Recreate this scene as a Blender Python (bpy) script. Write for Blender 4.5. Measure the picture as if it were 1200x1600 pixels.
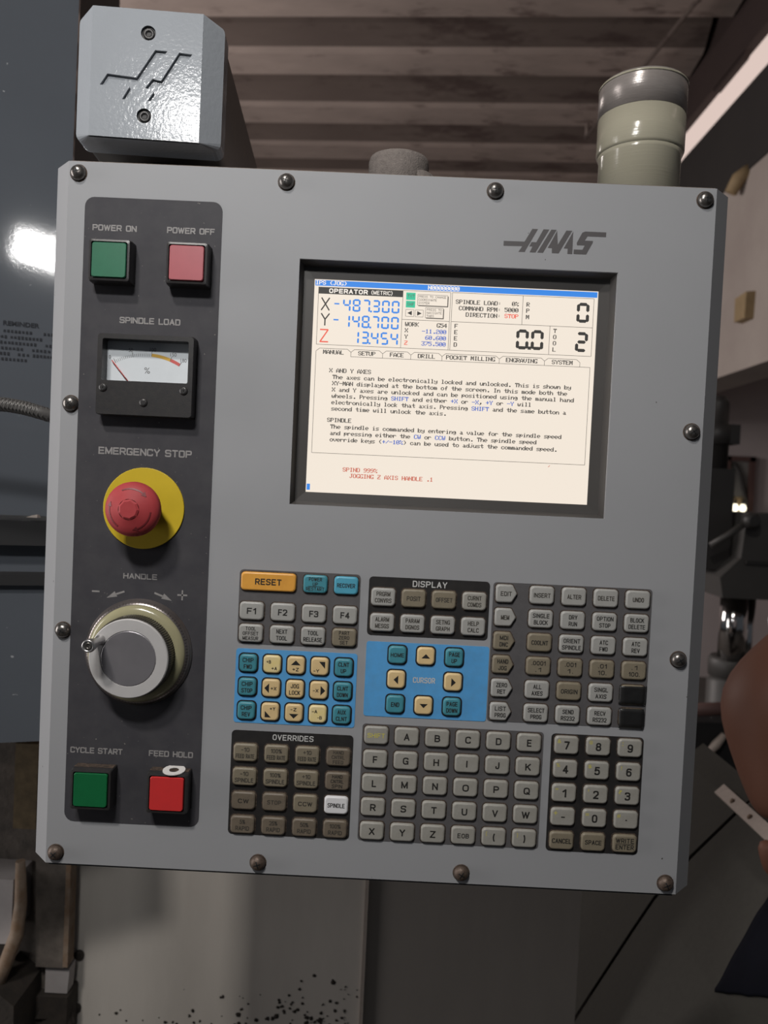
import bpy, bmesh, math, random
from mathutils import Vector, Matrix, noise as mnoise

for o in list(bpy.data.objects):
    bpy.data.objects.remove(o, do_unlink=True)
scene = bpy.context.scene
COL = scene.collection
rnd = random.Random(7)
R = math.radians

# ------------------------------------------------------------------ camera
cam_d = bpy.data.cameras.new('camera')
cam_d.sensor_fit = 'VERTICAL'
cam_d.sensor_height = 36.0
cam_d.lens = 27.0
cam_d.clip_start = 0.01
cam_d.dof.use_dof = True
cam_d.dof.focus_distance = 0.568
cam_d.dof.aperture_fstop = 9.0
cam = bpy.data.objects.new('camera', cam_d)
COL.objects.link(cam)
# rows: camera axes expressed in the panel frame (right, up, towards the viewer)
RC = ((0.9988752997683299, 0.046405561866359434, -0.009729303191740625),
      (-0.04668137475045348, 0.9984485987252152, -0.030352017314538734),
      (0.008305706721107548, 0.03077205764198784, 0.999491918778907))


def axis(r):
    return Vector((r[0], -r[2], r[1]))


ax, ay, az = (axis(r) for r in RC)
cam.matrix_world = Matrix(((ax.x, ay.x, az.x, 0.01075749), (ax.y, ay.y, az.y, -0.56834135),
                           (ax.z, ay.z, az.z, 1.43239153), (0, 0, 0, 1)))
scene.camera = cam

# ------------------------------------------------------------------ world, lamps, exposure
world = bpy.data.worlds.new('world')
scene.world = world
world.use_nodes = True
bg = world.node_tree.nodes['Background']
bg.inputs[0].default_value = (0.80, 0.88, 1.0, 1)
bg.inputs[1].default_value = 0.06


def area(name, loc, target, sx, sy, power, color, spread=180):
    d = bpy.data.lights.new(name, 'AREA')
    d.shape = 'RECTANGLE'
    d.size, d.size_y, d.energy, d.color = sx, sy, power, color
    d.spread = R(spread)
    o = bpy.data.objects.new(name, d)
    COL.objects.link(o)
    o.location = loc
    o.rotation_euler = (Vector(target) - Vector(loc)).to_track_quat('-Z', 'Y').to_euler()
    return o


area('work_lamp', (-0.21, -0.66, 1.975), (-0.02, 0.0, 1.50), 0.15, 0.055, 3.95, (1.0, 0.985, 0.965))
area('ceiling_lamp', (-0.64, -1.5, 3.25), (-0.1, 0.5, 0.9), 0.22, 0.14, 5.2, (1.0, 0.95, 0.90), 80)
area('left_window', (-2.7, -0.26, 1.50), (0.0, 0.0, 1.30), 0.8, 1.7, 38.0, (1.0, 0.95, 0.93))
area('back_fill', (-2.6, 3.0, 2.3), (1.6, 3.4, 2.2), 1.2, 1.2, 72.0, (1.0, 0.91, 0.87))  # added unseen fill light, brightens the right wall and drill press

vs = scene.view_settings
vs.view_transform = 'Standard'
vs.look = 'None'
vs.exposure = 0.0
vs.gamma = 1.0
vs.use_curve_mapping = False

# ------------------------------------------------------------------ materials
MATS = {}


def mat(name, col, rough=0.5, metal=0.0, var=0.0, vscale=40.0, bump=0.0, bscale=300.0, col2=None, spots=None,
        spec=0.5, stretch=None, spot_scale=400.0, emit=None, trans=0.0, dirt=None):
    """Principled material; var/col2 mixes a second colour by noise, spots adds small flecks, dirt adds large stains."""
    m = bpy.data.materials.new(name)
    m.use_nodes = True
    nt = m.node_tree
    b = nt.nodes['Principled BSDF']
    b.inputs['Roughness'].default_value = rough
    b.inputs['Metallic'].default_value = metal
    b.inputs['Specular IOR Level'].default_value = spec
    b.inputs['Base Color'].default_value = (*col, 1)
    if trans:
        b.inputs['Transmission Weight'].default_value = trans
    if emit:
        b.inputs['Emission Color'].default_value = (*emit[0], 1)
        b.inputs['Emission Strength'].default_value = emit[1]
    need = var or bump or spots or dirt
    if need:
        tc = nt.nodes.new('ShaderNodeTexCoord')
        mp = nt.nodes.new('ShaderNodeMapping')
        nt.links.new(tc.outputs['Object'], mp.inputs['Vector'])
        if stretch:
            mp.inputs['Scale'].default_value = stretch

    def tex(scale, detail=4.0, ro=0.6):
        n = nt.nodes.new('ShaderNodeTexNoise')
        n.inputs['Scale'].default_value = scale
        n.inputs['Detail'].default_value = detail
        n.inputs['Roughness'].default_value = ro
        nt.links.new(mp.outputs['Vector'], n.inputs['Vector'])
        return n

    cur = None

    def mix(fac_socket, c2, amount, lo, hi):
        nonlocal cur
        mr = nt.nodes.new('ShaderNodeMapRange')
        mr.inputs['From Min'].default_value = lo
        mr.inputs['From Max'].default_value = hi
        mr.inputs['To Max'].default_value = amount
        nt.links.new(fac_socket, mr.inputs['Value'])
        mx = nt.nodes.new('ShaderNodeMix')
        mx.data_type = 'RGBA'
        nt.links.new(mr.outputs['Result'], mx.inputs['Factor'])
        if cur is None:
            mx.inputs['A'].default_value = (*col, 1)
        else:
            nt.links.new(cur, mx.inputs['A'])
        mx.inputs['B'].default_value = (*c2, 1)
        cur = mx.outputs['Result']

    if var:
        c2 = col2 or tuple(c * 0.6 for c in col)
        mix(tex(vscale).outputs['Fac'], c2, var, 0.35, 0.7)
    if dirt:
        mix(tex(dirt[1], 6.0, 0.7).outputs['Fac'], dirt[0], dirt[2], dirt[3], dirt[3] + 0.12)
    if spots:
        mix(tex(spot_scale, 2.0, 0.5).outputs['Fac'], spots[0], 1.0, spots[1], spots[1] + 0.03)
    if cur is not None:
        nt.links.new(cur, b.inputs['Base Color'])
    if bump:
        bn = nt.nodes.new('ShaderNodeBump')
        bn.inputs['Strength'].default_value = bump
        bn.inputs['Distance'].default_value = 0.001
        nt.links.new(tex(bscale, 2.0).outputs['Fac'], bn.inputs['Height'])
        nt.links.new(bn.outputs['Normal'], b.inputs['Normal'])
    MATS[name] = m
    return m


def emis(name, col, strength=1.0):
    m = bpy.data.materials.new(name)
    m.use_nodes = True
    nt = m.node_tree
    b = nt.nodes['Principled BSDF']
    b.inputs['Base Color'].default_value = (0.01, 0.01, 0.01, 1)
    b.inputs['Roughness'].default_value = 0.5
    b.inputs['Specular IOR Level'].default_value = 0.2
    b.inputs['Emission Color'].default_value = (*col, 1)
    b.inputs['Emission Strength'].default_value = strength
    MATS[name] = m
    return m


mat('paint', (0.285, 0.29, 0.302), 0.62, spec=0.3, var=0.10, vscale=9, bump=0.04, bscale=500, spots=((0.05, 0.045, 0.04), 0.765), spot_scale=170)
mat('cap_paint', (0.29, 0.31, 0.335), 0.14, spec=0.16, var=0.12, vscale=25, bump=0.16, bscale=300)
mat('overlay', (0.043, 0.042, 0.048), 0.62, spec=0.2, var=0.3, vscale=60, col2=(0.08, 0.078, 0.08), bump=0.03, spots=((0.2, 0.19, 0.17), 0.74), spot_scale=420)
mat('print_grey', (0.25, 0.24, 0.235), 0.6, var=0.5, vscale=300)
mat('logo_grey', (0.075, 0.07, 0.072), 0.5)
mat('print_black', (0.012, 0.011, 0.010), 0.6)
mat('print_worn', (0.028, 0.025, 0.021), 0.6, var=0.6, vscale=600, col2=(0.07, 0.06, 0.045))
mat('print_white', (0.50, 0.50, 0.49), 0.6)
mat('print_yellow', (0.50, 0.45, 0.09), 0.6)
mat('pad_grey', (0.095, 0.091, 0.094), 0.5, var=0.3, vscale=200, bump=0.05, bscale=900)
mat('pad_black', (0.014, 0.013, 0.013), 0.5, var=0.4, vscale=150, col2=(0.03, 0.027, 0.025))
mat('pad_blue', (0.085, 0.33, 0.66), 0.5, var=0.45, vscale=120, col2=(0.09, 0.26, 0.47), bump=0.04)
mat('grime', (0.020, 0.015, 0.012), 0.8, var=0.7, vscale=500, col2=(0.13, 0.085, 0.058))  # grime, its base darkened for the shadow line round the keys
mat('dust', (0.23, 0.19, 0.16), 0.9, var=0.7, vscale=200, col2=(0.10, 0.08, 0.07))
mat('seal_black', (0.010, 0.010, 0.011), 0.6)
mat('key_grey', (0.30, 0.292, 0.265), 0.45, var=0.35, vscale=160, col2=(0.19, 0.175, 0.14), bump=0.05, bscale=900)
mat('key_light', (0.33, 0.328, 0.312), 0.45, var=0.25, vscale=160, col2=(0.22, 0.21, 0.19), bump=0.05, bscale=900)
mat('key_tan', (0.20, 0.172, 0.122), 0.5, var=0.4, vscale=200, col2=(0.14, 0.118, 0.086), bump=0.06, bscale=900)
mat('key_brown', (0.15, 0.122, 0.09), 0.5, var=0.5, vscale=200, col2=(0.095, 0.076, 0.057), bump=0.06, bscale=900)
mat('key_cream', (0.66, 0.49, 0.25), 0.45, var=0.3, vscale=150, col2=(0.5, 0.36, 0.17), bump=0.05)
mat('key_pale', (0.70, 0.58, 0.33), 0.45, var=0.4, vscale=130, col2=(0.75, 0.60, 0.10), bump=0.05)
mat('key_teal', (0.052, 0.24, 0.30), 0.45, var=0.35, vscale=150, col2=(0.045, 0.17, 0.20), bump=0.05)
mat('key_sky', (0.075, 0.33, 0.46), 0.45, var=0.2, vscale=150)
mat('key_orange', (0.68, 0.33, 0.055), 0.42, var=0.35, vscale=120, col2=(0.5, 0.22, 0.035))
mat('key_white', (0.66, 0.66, 0.67), 0.5)
mat('screw', (0.22, 0.21, 0.20), 0.30, 0.85, var=0.6, vscale=500, col2=(0.05, 0.035, 0.025), bump=0.1, bscale=900)
mat('screw_rust', (0.13, 0.095, 0.075), 0.5, 0.5, var=0.7, vscale=500, col2=(0.04, 0.028, 0.02), bump=0.2, bscale=900)
mat('black', (0.008, 0.008, 0.008), 0.6)
mat('black_plastic', (0.022, 0.021, 0.022), 0.38, var=0.4, vscale=260, col2=(0.04, 0.036, 0.032), bump=0.06, bscale=1200)
mat('dusty_black', (0.035, 0.03, 0.027), 0.6, var=0.8, vscale=420, col2=(0.12, 0.09, 0.065))
mat('green_faded', (0.016, 0.128, 0.066), 0.4, var=0.2, vscale=120)
mat('red_faded', (0.35, 0.072, 0.088), 0.4, var=0.2, vscale=100)
mat('green_cap', (0.004, 0.115, 0.036), 0.4, var=0.2, vscale=120)
mat('red_cap', (0.55, 0.030, 0.030), 0.4, var=0.3, vscale=120, col2=(0.45, 0.03, 0.03))
mat('red_mushroom', (0.36, 0.045, 0.05), 0.6, spec=0.3, var=0.4, vscale=90, col2=(0.30, 0.03, 0.034), bump=0.03)
mat('red_relief', (0.16, 0.02, 0.024), 0.5)
mat('yellow_disc', (0.54, 0.39, 0.016), 0.45, var=0.15, vscale=80)
mat('steel', (0.50, 0.49, 0.49), 0.30, 0.9, var=0.25, vscale=200, col2=(0.32, 0.31, 0.31), bump=0.04, bscale=1500)
mat('satin_aluminium', (0.50, 0.49, 0.485), 0.5, 0.2, var=0.1, vscale=150)
mat('satin_disc', (0.26, 0.25, 0.265), 0.38, 0.55, var=0.3, vscale=45, col2=(0.17, 0.165, 0.18))
mat('olive_plastic', (0.31, 0.29, 0.18), 0.18, var=0.3, vscale=60, col2=(0.24, 0.22, 0.12))
mat('knurl', (0.055, 0.05, 0.042), 0.4, 0.3)
mat('dark_bolt', (0.045, 0.044, 0.044), 0.45, 0.6)
mat('bezel_metal', (0.27, 0.24, 0.23), 0.28, 0.85, var=0.3, vscale=200)
mat('concrete_stain_shade', (0.080, 0.060, 0.052), 0.95, var=0.7, vscale=3.0, stretch=(0.5, 2.0, 2.0), col2=(0.115, 0.09, 0.078), dirt=((0.040, 0.024, 0.021), 4.0, 0.8, 0.52), bump=0.5, bscale=30)  # stained concrete, darkened to paint in the recess shade between ribs
mat('dial_white', (0.62, 0.66, 0.69), 0.5, var=0.1, vscale=100)
mat('dial_grey', (0.09, 0.09, 0.09), 0.5)
mat('amber', (0.60, 0.36, 0.05), 0.5)
mat('scale_red', (0.55, 0.10, 0.09), 0.5)
mat('bezel', (0.060, 0.056, 0.053), 0.45, var=0.3, vscale=30, col2=(0.045, 0.042, 0.04))
mat('tape', (0.010, 0.010, 0.010), 0.4, var=0.3, vscale=100, col2=(0.02, 0.02, 0.02), bump=0.1, bscale=400)
mat('blue_sheet', (0.088, 0.097, 0.112), 0.07, spec=0.4, var=0.2, vscale=6, bump=0.02, bscale=300, spots=((0.30, 0.31, 0.32), 0.76), spot_scale=130)
mat('blue_sheet_print', (0.035, 0.037, 0.042), 0.07, spec=0.4)
mat('dark_steel', (0.022, 0.021, 0.021), 0.6, var=0.4, vscale=20)
mat('arm_metal', (0.115, 0.105, 0.095), 0.40, 0.5, var=0.5, vscale=30, col2=(0.065, 0.055, 0.045), dirt=((0.20, 0.16, 0.11), 35, 0.7, 0.60))
mat('cream_plastic', (0.33, 0.31, 0.24), 0.16, bump=0.12, bscale=14, stretch=(1, 1, 90), var=0.15, vscale=40, spots=((0.06, 0.06, 0.05), 0.74), spot_scale=120)
mat('smoky_cap', (0.33, 0.295, 0.275), 0.25, 0.3, bump=0.12, bscale=14, stretch=(1, 1, 90), var=0.5, vscale=90, col2=(0.10, 0.095, 0.09), spots=((0.05, 0.05, 0.04), 0.72), spot_scale=200)
mat('cast_grey', (0.19, 0.165, 0.150), 0.9, var=0.6, vscale=300, col2=(0.10, 0.085, 0.078), bump=0.8, bscale=900)
mat('braid', (0.13, 0.125, 0.12), 0.42, 0.4, var=0.5, vscale=600)
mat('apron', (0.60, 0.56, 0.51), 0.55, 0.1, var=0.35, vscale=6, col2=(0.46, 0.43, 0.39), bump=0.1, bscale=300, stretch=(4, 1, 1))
mat('apron_dark', (0.30, 0.275, 0.25), 0.6, 0.0, var=0.4, vscale=6, col2=(0.24, 0.22, 0.20), bump=0.1, bscale=300, stretch=(4, 1, 1))  # darker tone than apron, for the second sheet
mat('chute', (0.046, 0.044, 0.038), 0.8, 0.0, spec=0.2, var=0.5, vscale=120, col2=(0.036, 0.034, 0.03), bump=0.2, bscale=700)
mat('grime_dark', (0.020, 0.016, 0.013), 0.9, var=0.6, vscale=60, col2=(0.045, 0.034, 0.026), bump=0.6, bscale=200)
mat('dirty_iron', (0.075, 0.064, 0.055), 0.7, 0.1, var=0.8, vscale=40, col2=(0.16, 0.135, 0.115), bump=0.4, bscale=150)
mat('rusty', (0.16, 0.10, 0.058), 0.8, var=0.8, vscale=60, col2=(0.24, 0.19, 0.15), bump=0.5, bscale=200)
mat('brass_dirty', (0.21, 0.155, 0.085), 0.6, 0.2, var=0.6, vscale=80, col2=(0.07, 0.052, 0.03))
mat('pale_plate', (0.34, 0.315, 0.31), 0.6, var=0.3, vscale=40)
mat('pale_strap', (0.40, 0.34, 0.30), 0.6, var=0.3, vscale=80)
mat('wood_yellow', (0.30, 0.215, 0.115), 0.7, var=0.4, vscale=30)
mat('plaster', (0.36, 0.315, 0.285), 0.95, var=0.6, vscale=3.0, col2=(0.28, 0.235, 0.215), bump=0.6, bscale=40)
mat('plaster_far', (0.45, 0.40, 0.395), 0.95, var=0.35, vscale=1.5, col2=(0.38, 0.33, 0.32), bump=0.2, bscale=30)
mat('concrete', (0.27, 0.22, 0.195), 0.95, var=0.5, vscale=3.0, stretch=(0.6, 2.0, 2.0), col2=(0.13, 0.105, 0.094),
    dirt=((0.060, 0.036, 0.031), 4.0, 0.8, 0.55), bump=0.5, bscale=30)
mat('floor_concrete', (0.12, 0.11, 0.10), 0.8, var=0.5, vscale=4, bump=0.3, bscale=50)
mat('beam_dark', (0.030, 0.017, 0.015), 0.8, var=0.4, vscale=4)
mat('beam_black', (0.020, 0.017, 0.016), 0.8, var=0.4, vscale=4)
mat('press_grey', (0.060, 0.057, 0.054), 0.5, var=0.3, vscale=8)
mat('press_dark', (0.030, 0.028, 0.027), 0.5, var=0.3, vscale=8)
mat('chrome', (0.60, 0.58, 0.57), 0.12, 1.0)
mat('frame_maroon', (0.085, 0.045, 0.04), 0.7)
mat('pane_grey', (0.19, 0.185, 0.175), 0.4, var=0.3, vscale=5)
mat('skin', (0.115, 0.050, 0.032), 0.6, spec=0.25, var=0.3, vscale=18, col2=(0.085, 0.036, 0.024), bump=0.1, bscale=300)
mat('white_cotton', (0.60, 0.60, 0.62), 0.9, var=0.1, vscale=30, bump=0.2, bscale=400)
mat('navy_cotton', (0.005, 0.0055, 0.009), 1.0, spec=0.1, var=0.3, vscale=40, bump=0.2, bscale=500)
mat('dark_rag', (0.022, 0.014, 0.013), 0.95, var=0.4, vscale=60, bump=0.4, bscale=300)
mat('hair', (0.01, 0.008, 0.007), 0.7)
mat('paper', (0.62, 0.60, 0.58), 0.8)
mat('eye_white', (0.6, 0.58, 0.55), 0.3)
emis('lcd', (0.96, 0.855, 0.735), 0.93)
emis('lcd_black', (0.045, 0.042, 0.038), 1.0)
emis('lcd_grey', (0.13, 0.115, 0.10), 1.0)
emis('lcd_blue', (0.045, 0.25, 0.78), 1.0)
emis('lcd_text_blue', (0.07, 0.15, 0.55), 1.0)
emis('lcd_red', (0.86, 0.13, 0.085), 1.0)
emis('lcd_text_red', (0.60, 0.14, 0.09), 1.0)
emis('lcd_green', (0.05, 0.55, 0.33), 1.0)
emis('lcd_white', (0.95, 0.88, 0.80), 1.0)
emis('skylight', (1.0, 0.79, 0.71), 0.72)
emis('bulb', (1.0, 0.92, 0.70), 3.0)


# ------------------------------------------------------------------ mesh builder
class B:
    """collects vertices and faces, then links them as one mesh object"""

    def __init__(self):
        self.v, self.f, self.m, self.slots, self.sm = [], [], [], [], []

    def slot(self, name):
        if name not in self.slots:
            self.slots.append(name)
        return self.slots.index(name)

    def add(self, vs, fs, m, smooth=False):
        k, i = len(self.v), self.slot(m)
        self.v += [tuple(p) for p in vs]
        for f in fs:
            self.f.append([k + j for j in f])
            self.m.append(i)
            self.sm.append(smooth)
        return self

    def box(self, a, b, m):
        (x0, y0, z0), (x1, y1, z1) = a, b
        vs = [(x0, y0, z0), (x1, y0, z0), (x1, y1, z0), (x0, y1, z0), (x0, y0, z1), (x1, y0, z1), (x1, y1, z1), (x0, y1, z1)]
        return self.add(vs, [(0, 3, 2, 1), (4, 5, 6, 7), (0, 1, 5, 4), (1, 2, 6, 5), (2, 3, 7, 6), (3, 0, 4, 7)], m)

    def loft(self, layers, m, cap0=True, cap1=True, smooth=False, close=True):
        """layers: list of equally long 3-D loops"""
        n = len(layers[0])
        vs = [p for l in layers for p in l]
        fs = []
        for k in range(len(layers) - 1):
            for i in range(n if close else n - 1):
                j = (i + 1) % n
                fs.append((k * n + i, k * n + j, (k + 1) * n + j, (k + 1) * n + i))
        self.add(vs, fs, m, smooth)
        base = len(self.v) - len(vs)
        mi = self.slot(m)
        for on, k in ((cap0, 0), (cap1, len(layers) - 1)):
            if on:
                f = [base + k * n + i for i in range(n)]
                self.f.append(f if k else f[::-1])
                self.m.append(mi)
                self.sm.append(False)
        return self

    def lathe(self, prof, m, seg=40, centre=(0, 0, 0), ax='w', smooth=True, cap0=True, cap1=True):
        """prof: (radius, height); axis w = out of the panel (-Y), z = up, x, y"""
        layers = []
        for r, h in prof:
            l = []
            for i in range(seg):
                a = 2 * math.pi * i / seg
                c, s = r * math.cos(a), r * math.sin(a)
                p = {'w': (c, -h, s), 'z': (c, s, h), 'x': (h, c, s), 'y': (c, h, s)}[ax]
                l.append((p[0] + centre[0], p[1] + centre[1], p[2] + centre[2]))
            layers.append(l)
        return self.loft(layers, m, cap0, cap1, smooth)

    def tube(self, pts, rad, m, seg=12, smooth=True):
        pts = [Vector(p) for p in pts]
        rads = rad if isinstance(rad, (list, tuple)) else [rad] * len(pts)
        layers, up = [], Vector((0, 0, 1))
        for i, p in enumerate(pts):
            d = (pts[min(i + 1, len(pts) - 1)] - pts[max(i - 1, 0)]).normalized()
            if abs(d.dot(up)) > 0.95:
                up = Vector((1, 0, 0))
            s = d.cross(up).normalized()
            t = s.cross(d)
            layers.append([p + (s * math.cos(2 * math.pi * k / seg) + t * math.sin(2 * math.pi * k / seg)) * rads[i] for k in range(seg)])
        return self.loft(layers, m, True, True, smooth)

    def obj(self, name, parent=None, loc=(0, 0, 0), fix=True):
        me = bpy.data.meshes.new(name)
        me.from_pydata(self.v, [], self.f)
        for s in self.slots:
            me.materials.append(MATS[s])
        me.polygons.foreach_set('material_index', self.m)
        me.polygons.foreach_set('use_smooth', self.sm)
        if fix:
            bm = bmesh.new()
            bm.from_mesh(me)
            bmesh.ops.recalc_face_normals(bm, faces=bm.faces)
            bm.to_mesh(me)
            bm.free()
        me.update()
        o = bpy.data.objects.new(name, me)
        COL.objects.link(o)
        o.parent = parent
        o.location = loc
        return o


def smart(o, angle=40):
    """shade smooth with sharp edges above an angle"""
    me = o.data
    me.polygons.foreach_set('use_smooth', [True] * len(me.polygons))
    bm = bmesh.new()
    bm.from_mesh(me)
    for e in bm.edges:
        e.smooth = not (len(e.link_faces) == 2 and e.calc_face_angle(0) > R(angle))
    bm.to_mesh(me)
    bm.free()
    return o


def tag(o, label=None, cat=None, group=None, kind=None):
    for k, v in (('label', label), ('category', cat), ('group', group), ('kind', kind)):
        if v:
            o[k] = v
    return o


def empty(name, loc, rz=0.0):
    o = bpy.data.objects.new(name, None)
    o.empty_display_size = 0.02
    COL.objects.link(o)
    o.location = loc
    o.rotation_euler = (0, 0, rz)
    return o


def rr(w, h, r, n=3):
    """rounded rectangle outline, millimetres, centred"""
    pts = []
    for cx, cy, a0 in ((w / 2 - r, h / 2 - r, 0), (-w / 2 + r, h / 2 - r, 90), (-w / 2 + r, -h / 2 + r, 180), (w / 2 - r, -h / 2 + r, 270)):
        for i in range(n + 1):
            a = R(a0 + 90 * i / n)
            pts.append((cx + r * math.cos(a), cy + r * math.sin(a)))
    return pts


BASE = 0.2615          # panel centre above the bottom edge of the pendant


def pw(u, v, w=0.0):
    """panel millimetres (right, up, out of the panel) -> pendant local metres"""
    return (u / 1000, -w / 1000, v / 1000 + BASE)


def mmw(u, v, w=0.0):
    """panel-style millimetres around an object's own origin"""
    return (u / 1000, -w / 1000, v / 1000)


def loop(pts, w, f=mmw, du=0.0, dv=0.0):
    return [f(p[0] + du, p[1] + dv, w) for p in pts]


# ------------------------------------------------------------------ lettering
_TXT = {}


def glyphs(s, bold=0.02):
    key = (s, bold)
    if key not in _TXT:
        cu = bpy.data.curves.new('lettering', 'FONT')
        cu.body = s
        cu.offset = bold
        cu.resolution_u = 3
        cu.fill_mode = 'FRONT'
        ob = bpy.data.objects.new('lettering', cu)
        COL.objects.link(ob)
        me = bpy.data.meshes.new_from_object(ob)
        vs = [(v.co.x, v.co.y) for v in me.vertices]
        fs = [tuple(p.vertices) for p in me.polygons]
        bpy.data.objects.remove(ob, do_unlink=True)
        bpy.data.curves.remove(cu)
        bpy.data.meshes.remove(me)
        _TXT[key] = (vs, fs)
    return _TXT[key]


def put_text(b, s, cu_, cv, width, height, m, w=0.06, f=mmw, bold=0.02, italic=0.0):
    """fit a string into a width x height box centred on (cu_, cv), flat print"""
    vs, fs = glyphs(s, bold)
    x0, x1 = min(p[0] for p in vs), max(p[0] for p in vs)
    y0, y1 = min(p[1] for p in vs), max(p[1] for p in vs)
    sx = width / max(x1 - x0, 1e-6)
    sy = height / max(y1 - y0, 1e-6) if height else sx
    out = []
    for x, y in vs:
        yy = (y - (y0 + y1) / 2) * sy
        out.append(f((x - (x0 + x1) / 2) * sx + cu_ + italic * yy, yy + cv, w))
    b.add(out, fs, m)


_O = ('c', (0, 0), (4, 0), (4, 6), (0, 6))
_P = [('s', (0, 0), (0, 6)), ('r', (0, 6), (4, 6), (4, 2.7), (0, 2.7))]
STROKES = {
    'A': [('s', (0, 0), (2, 6), (4, 0)), ('s', (.75, 1.9), (3.25, 1.9))],
    'B': [('s', (0, 0), (0, 6)), ('r', (0, 6), (3.7, 6), (3.7, 3.2), (0, 3.2)), ('r', (0, 3.2), (4, 3.2), (4, 0), (0, 0))],
    'C': [('r', (4, 4.9), (4, 6), (0, 6), (0, 0), (4, 0), (4, 1.1))], 'D': [('s', (0, 0), (0, 6)), ('r', (0, 6), (4, 6), (4, 0), (0, 0))],
    'E': [('s', (3.8, 6), (0, 6), (0, 0), (3.9, 0)), ('s', (0, 3.1), (3.4, 3.1))], 'F': [('s', (3.7, 6), (0, 6), (0, 0)), ('s', (0, 3), (3.2, 3))],
    'G': [('r', (4, 5.0), (4, 6), (0, 6), (0, 0), (4, 0), (4, 2.6)), ('s', (4, 2.7), (2.6, 2.7)), ('s', (4, 2.7), (4, 0))],
    'H': [('s', (0, 0), (0, 6)), ('s', (4, 0), (4, 6)), ('s', (0, 3.1), (4, 3.1))], 'I': [('s', (0, 0), (0, 6))],
    'J': [('r', (3.4, 6), (3.4, 0), (0, 0), (0, 1.9))], 'K': [('s', (0, 0), (0, 6)), ('s', (3.9, 6), (0, 2.2)), ('s', (1.4, 3.6), (4, 0))],
    'L': [('s', (0, 6), (0, 0), (3.5, 0))], 'M': [('s', (0, 0), (0, 6), (2.4, 0.4), (4.8, 6), (4.8, 0))], 'N': [('s', (0, 0), (0, 6), (4, 0), (4, 6))],
    'O': [_O], 'P': _P, 'Q': [_O, ('s', (2.3, 1.7), (4.2, -0.3))], 'R': _P + [('s', (2.1, 2.7), (4, 0))],
    'S': [('r', (4, 5.1), (4, 6), (0, 6), (0, 3.1), (4, 3.1), (4, 0), (0, 0), (0, .9))], 'T': [('s', (0, 6), (4, 6)), ('s', (2, 6), (2, 0))],
    'U': [('r', (0, 6), (0, 0), (4, 0), (4, 6))], 'V': [('s', (0, 6), (2, 0), (4, 6))], 'W': [('s', (0, 6), (1.4, 0), (2.8, 5.6), (4.2, 0), (5.6, 6))],
    'X': [('s', (0, 0), (4, 6)), ('s', (0, 6), (4, 0))], 'Y': [('s', (0, 6), (2, 2.7), (4, 6)), ('s', (2, 2.9), (2, 0))], 'Z': [('s', (0, 6), (4, 6), (0, 0), (4, 0))],
    '0': [('c', (0, 0), (3.8, 0), (3.8, 6), (0, 6))], '1': [('s', (0, 4.5), (1.6, 6), (1.6, 0))],
    '2': [('r', (0, 4.8), (0, 6), (4, 6), (4, 3.4)), ('s', (4, 3.6), (0, 0), (4, 0))], '3': [('r', (0, 5.1), (0, 6), (4, 6), (4, 3.2), (1.5, 3.2)), ('r', (1.5, 3.2), (4, 3.2), (4, 0), (0, 0), (0, .9))],
    '4': [('s', (3, 0), (3, 6), (0, 1.7), (4.2, 1.7))], '5': [('s', (3.7, 6), (.5, 6), (.2, 3.2)), ('r', (.2, 3.0), (.2, 3.9), (4, 3.9), (4, 0), (0, 0), (0, .9))],
    '6': [('c', (0, 0), (4, 0), (4, 3.7), (0, 3.7)), ('r', (0, 2), (0, 6), (3.8, 6), (3.8, 5.4))], '7': [('s', (0, 6), (4, 6), (1.4, 0))],
    '8': [('c', (.2, 3.2), (3.8, 3.2), (3.8, 6), (.2, 6)), ('c', (0, 0), (4, 0), (4, 3.2), (0, 3.2))], '9': [('c', (0, 2.3), (4, 2.3), (4, 6), (0, 6)), ('r', (4, 4), (4, 0), (.2, 0), (.2, .6))],
    '%': [('c', (0, 3.6), (1.6, 3.6), (1.6, 6), (0, 6)), ('c', (3.6, 0), (5.2, 0), (5.2, 2.4), (3.6, 2.4)), ('s', (4.2, 6), (1, 0))],
    '-': [('s', (0, 2.5), (2.4, 2.5))], '+': [('s', (0, 3), (3.6, 3)), ('s', (1.8, 1.2), (1.8, 4.8))], '.': [('s', (0, -.05), (0, .25))], ' ': [],
    '(': [('s', (1.7, 6.6), (.7, 5.4), (.15, 4.1), (0, 3), (.15, 1.9), (.7, .6), (1.7, -.6))], ')': [('s', (0, 6.6), (1.0, 5.4), (1.55, 4.1), (1.7, 3), (1.55, 1.9), (1.0, .6), (0, -.6))]}


def _round(pts, closed, q):
    """cut the corners of a polyline into short arcs"""
    n = len(pts)
    out = []
    for i, p in enumerate(pts):
        if not closed and i in (0, n - 1):
            out.append(p)
            continue
        a, c = Vector(pts[i - 1]), Vector(pts[(i + 1) % n])
        v = Vector(p)
        ra = min(q * 2.0, (a - v).length * 0.5)
        rb_ = min(q * 2.0, (c - v).length * 0.5)
        s0, s1 = v + (a - v).normalized() * ra, v + (c - v).normalized() * rb_
        for t in (0.0, 0.3, 0.5, 0.7, 1.0):
            out.append(tuple(s0 * (1 - t) ** 2 + v * 2 * t * (1 - t) + s1 * t * t))
    return out


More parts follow.
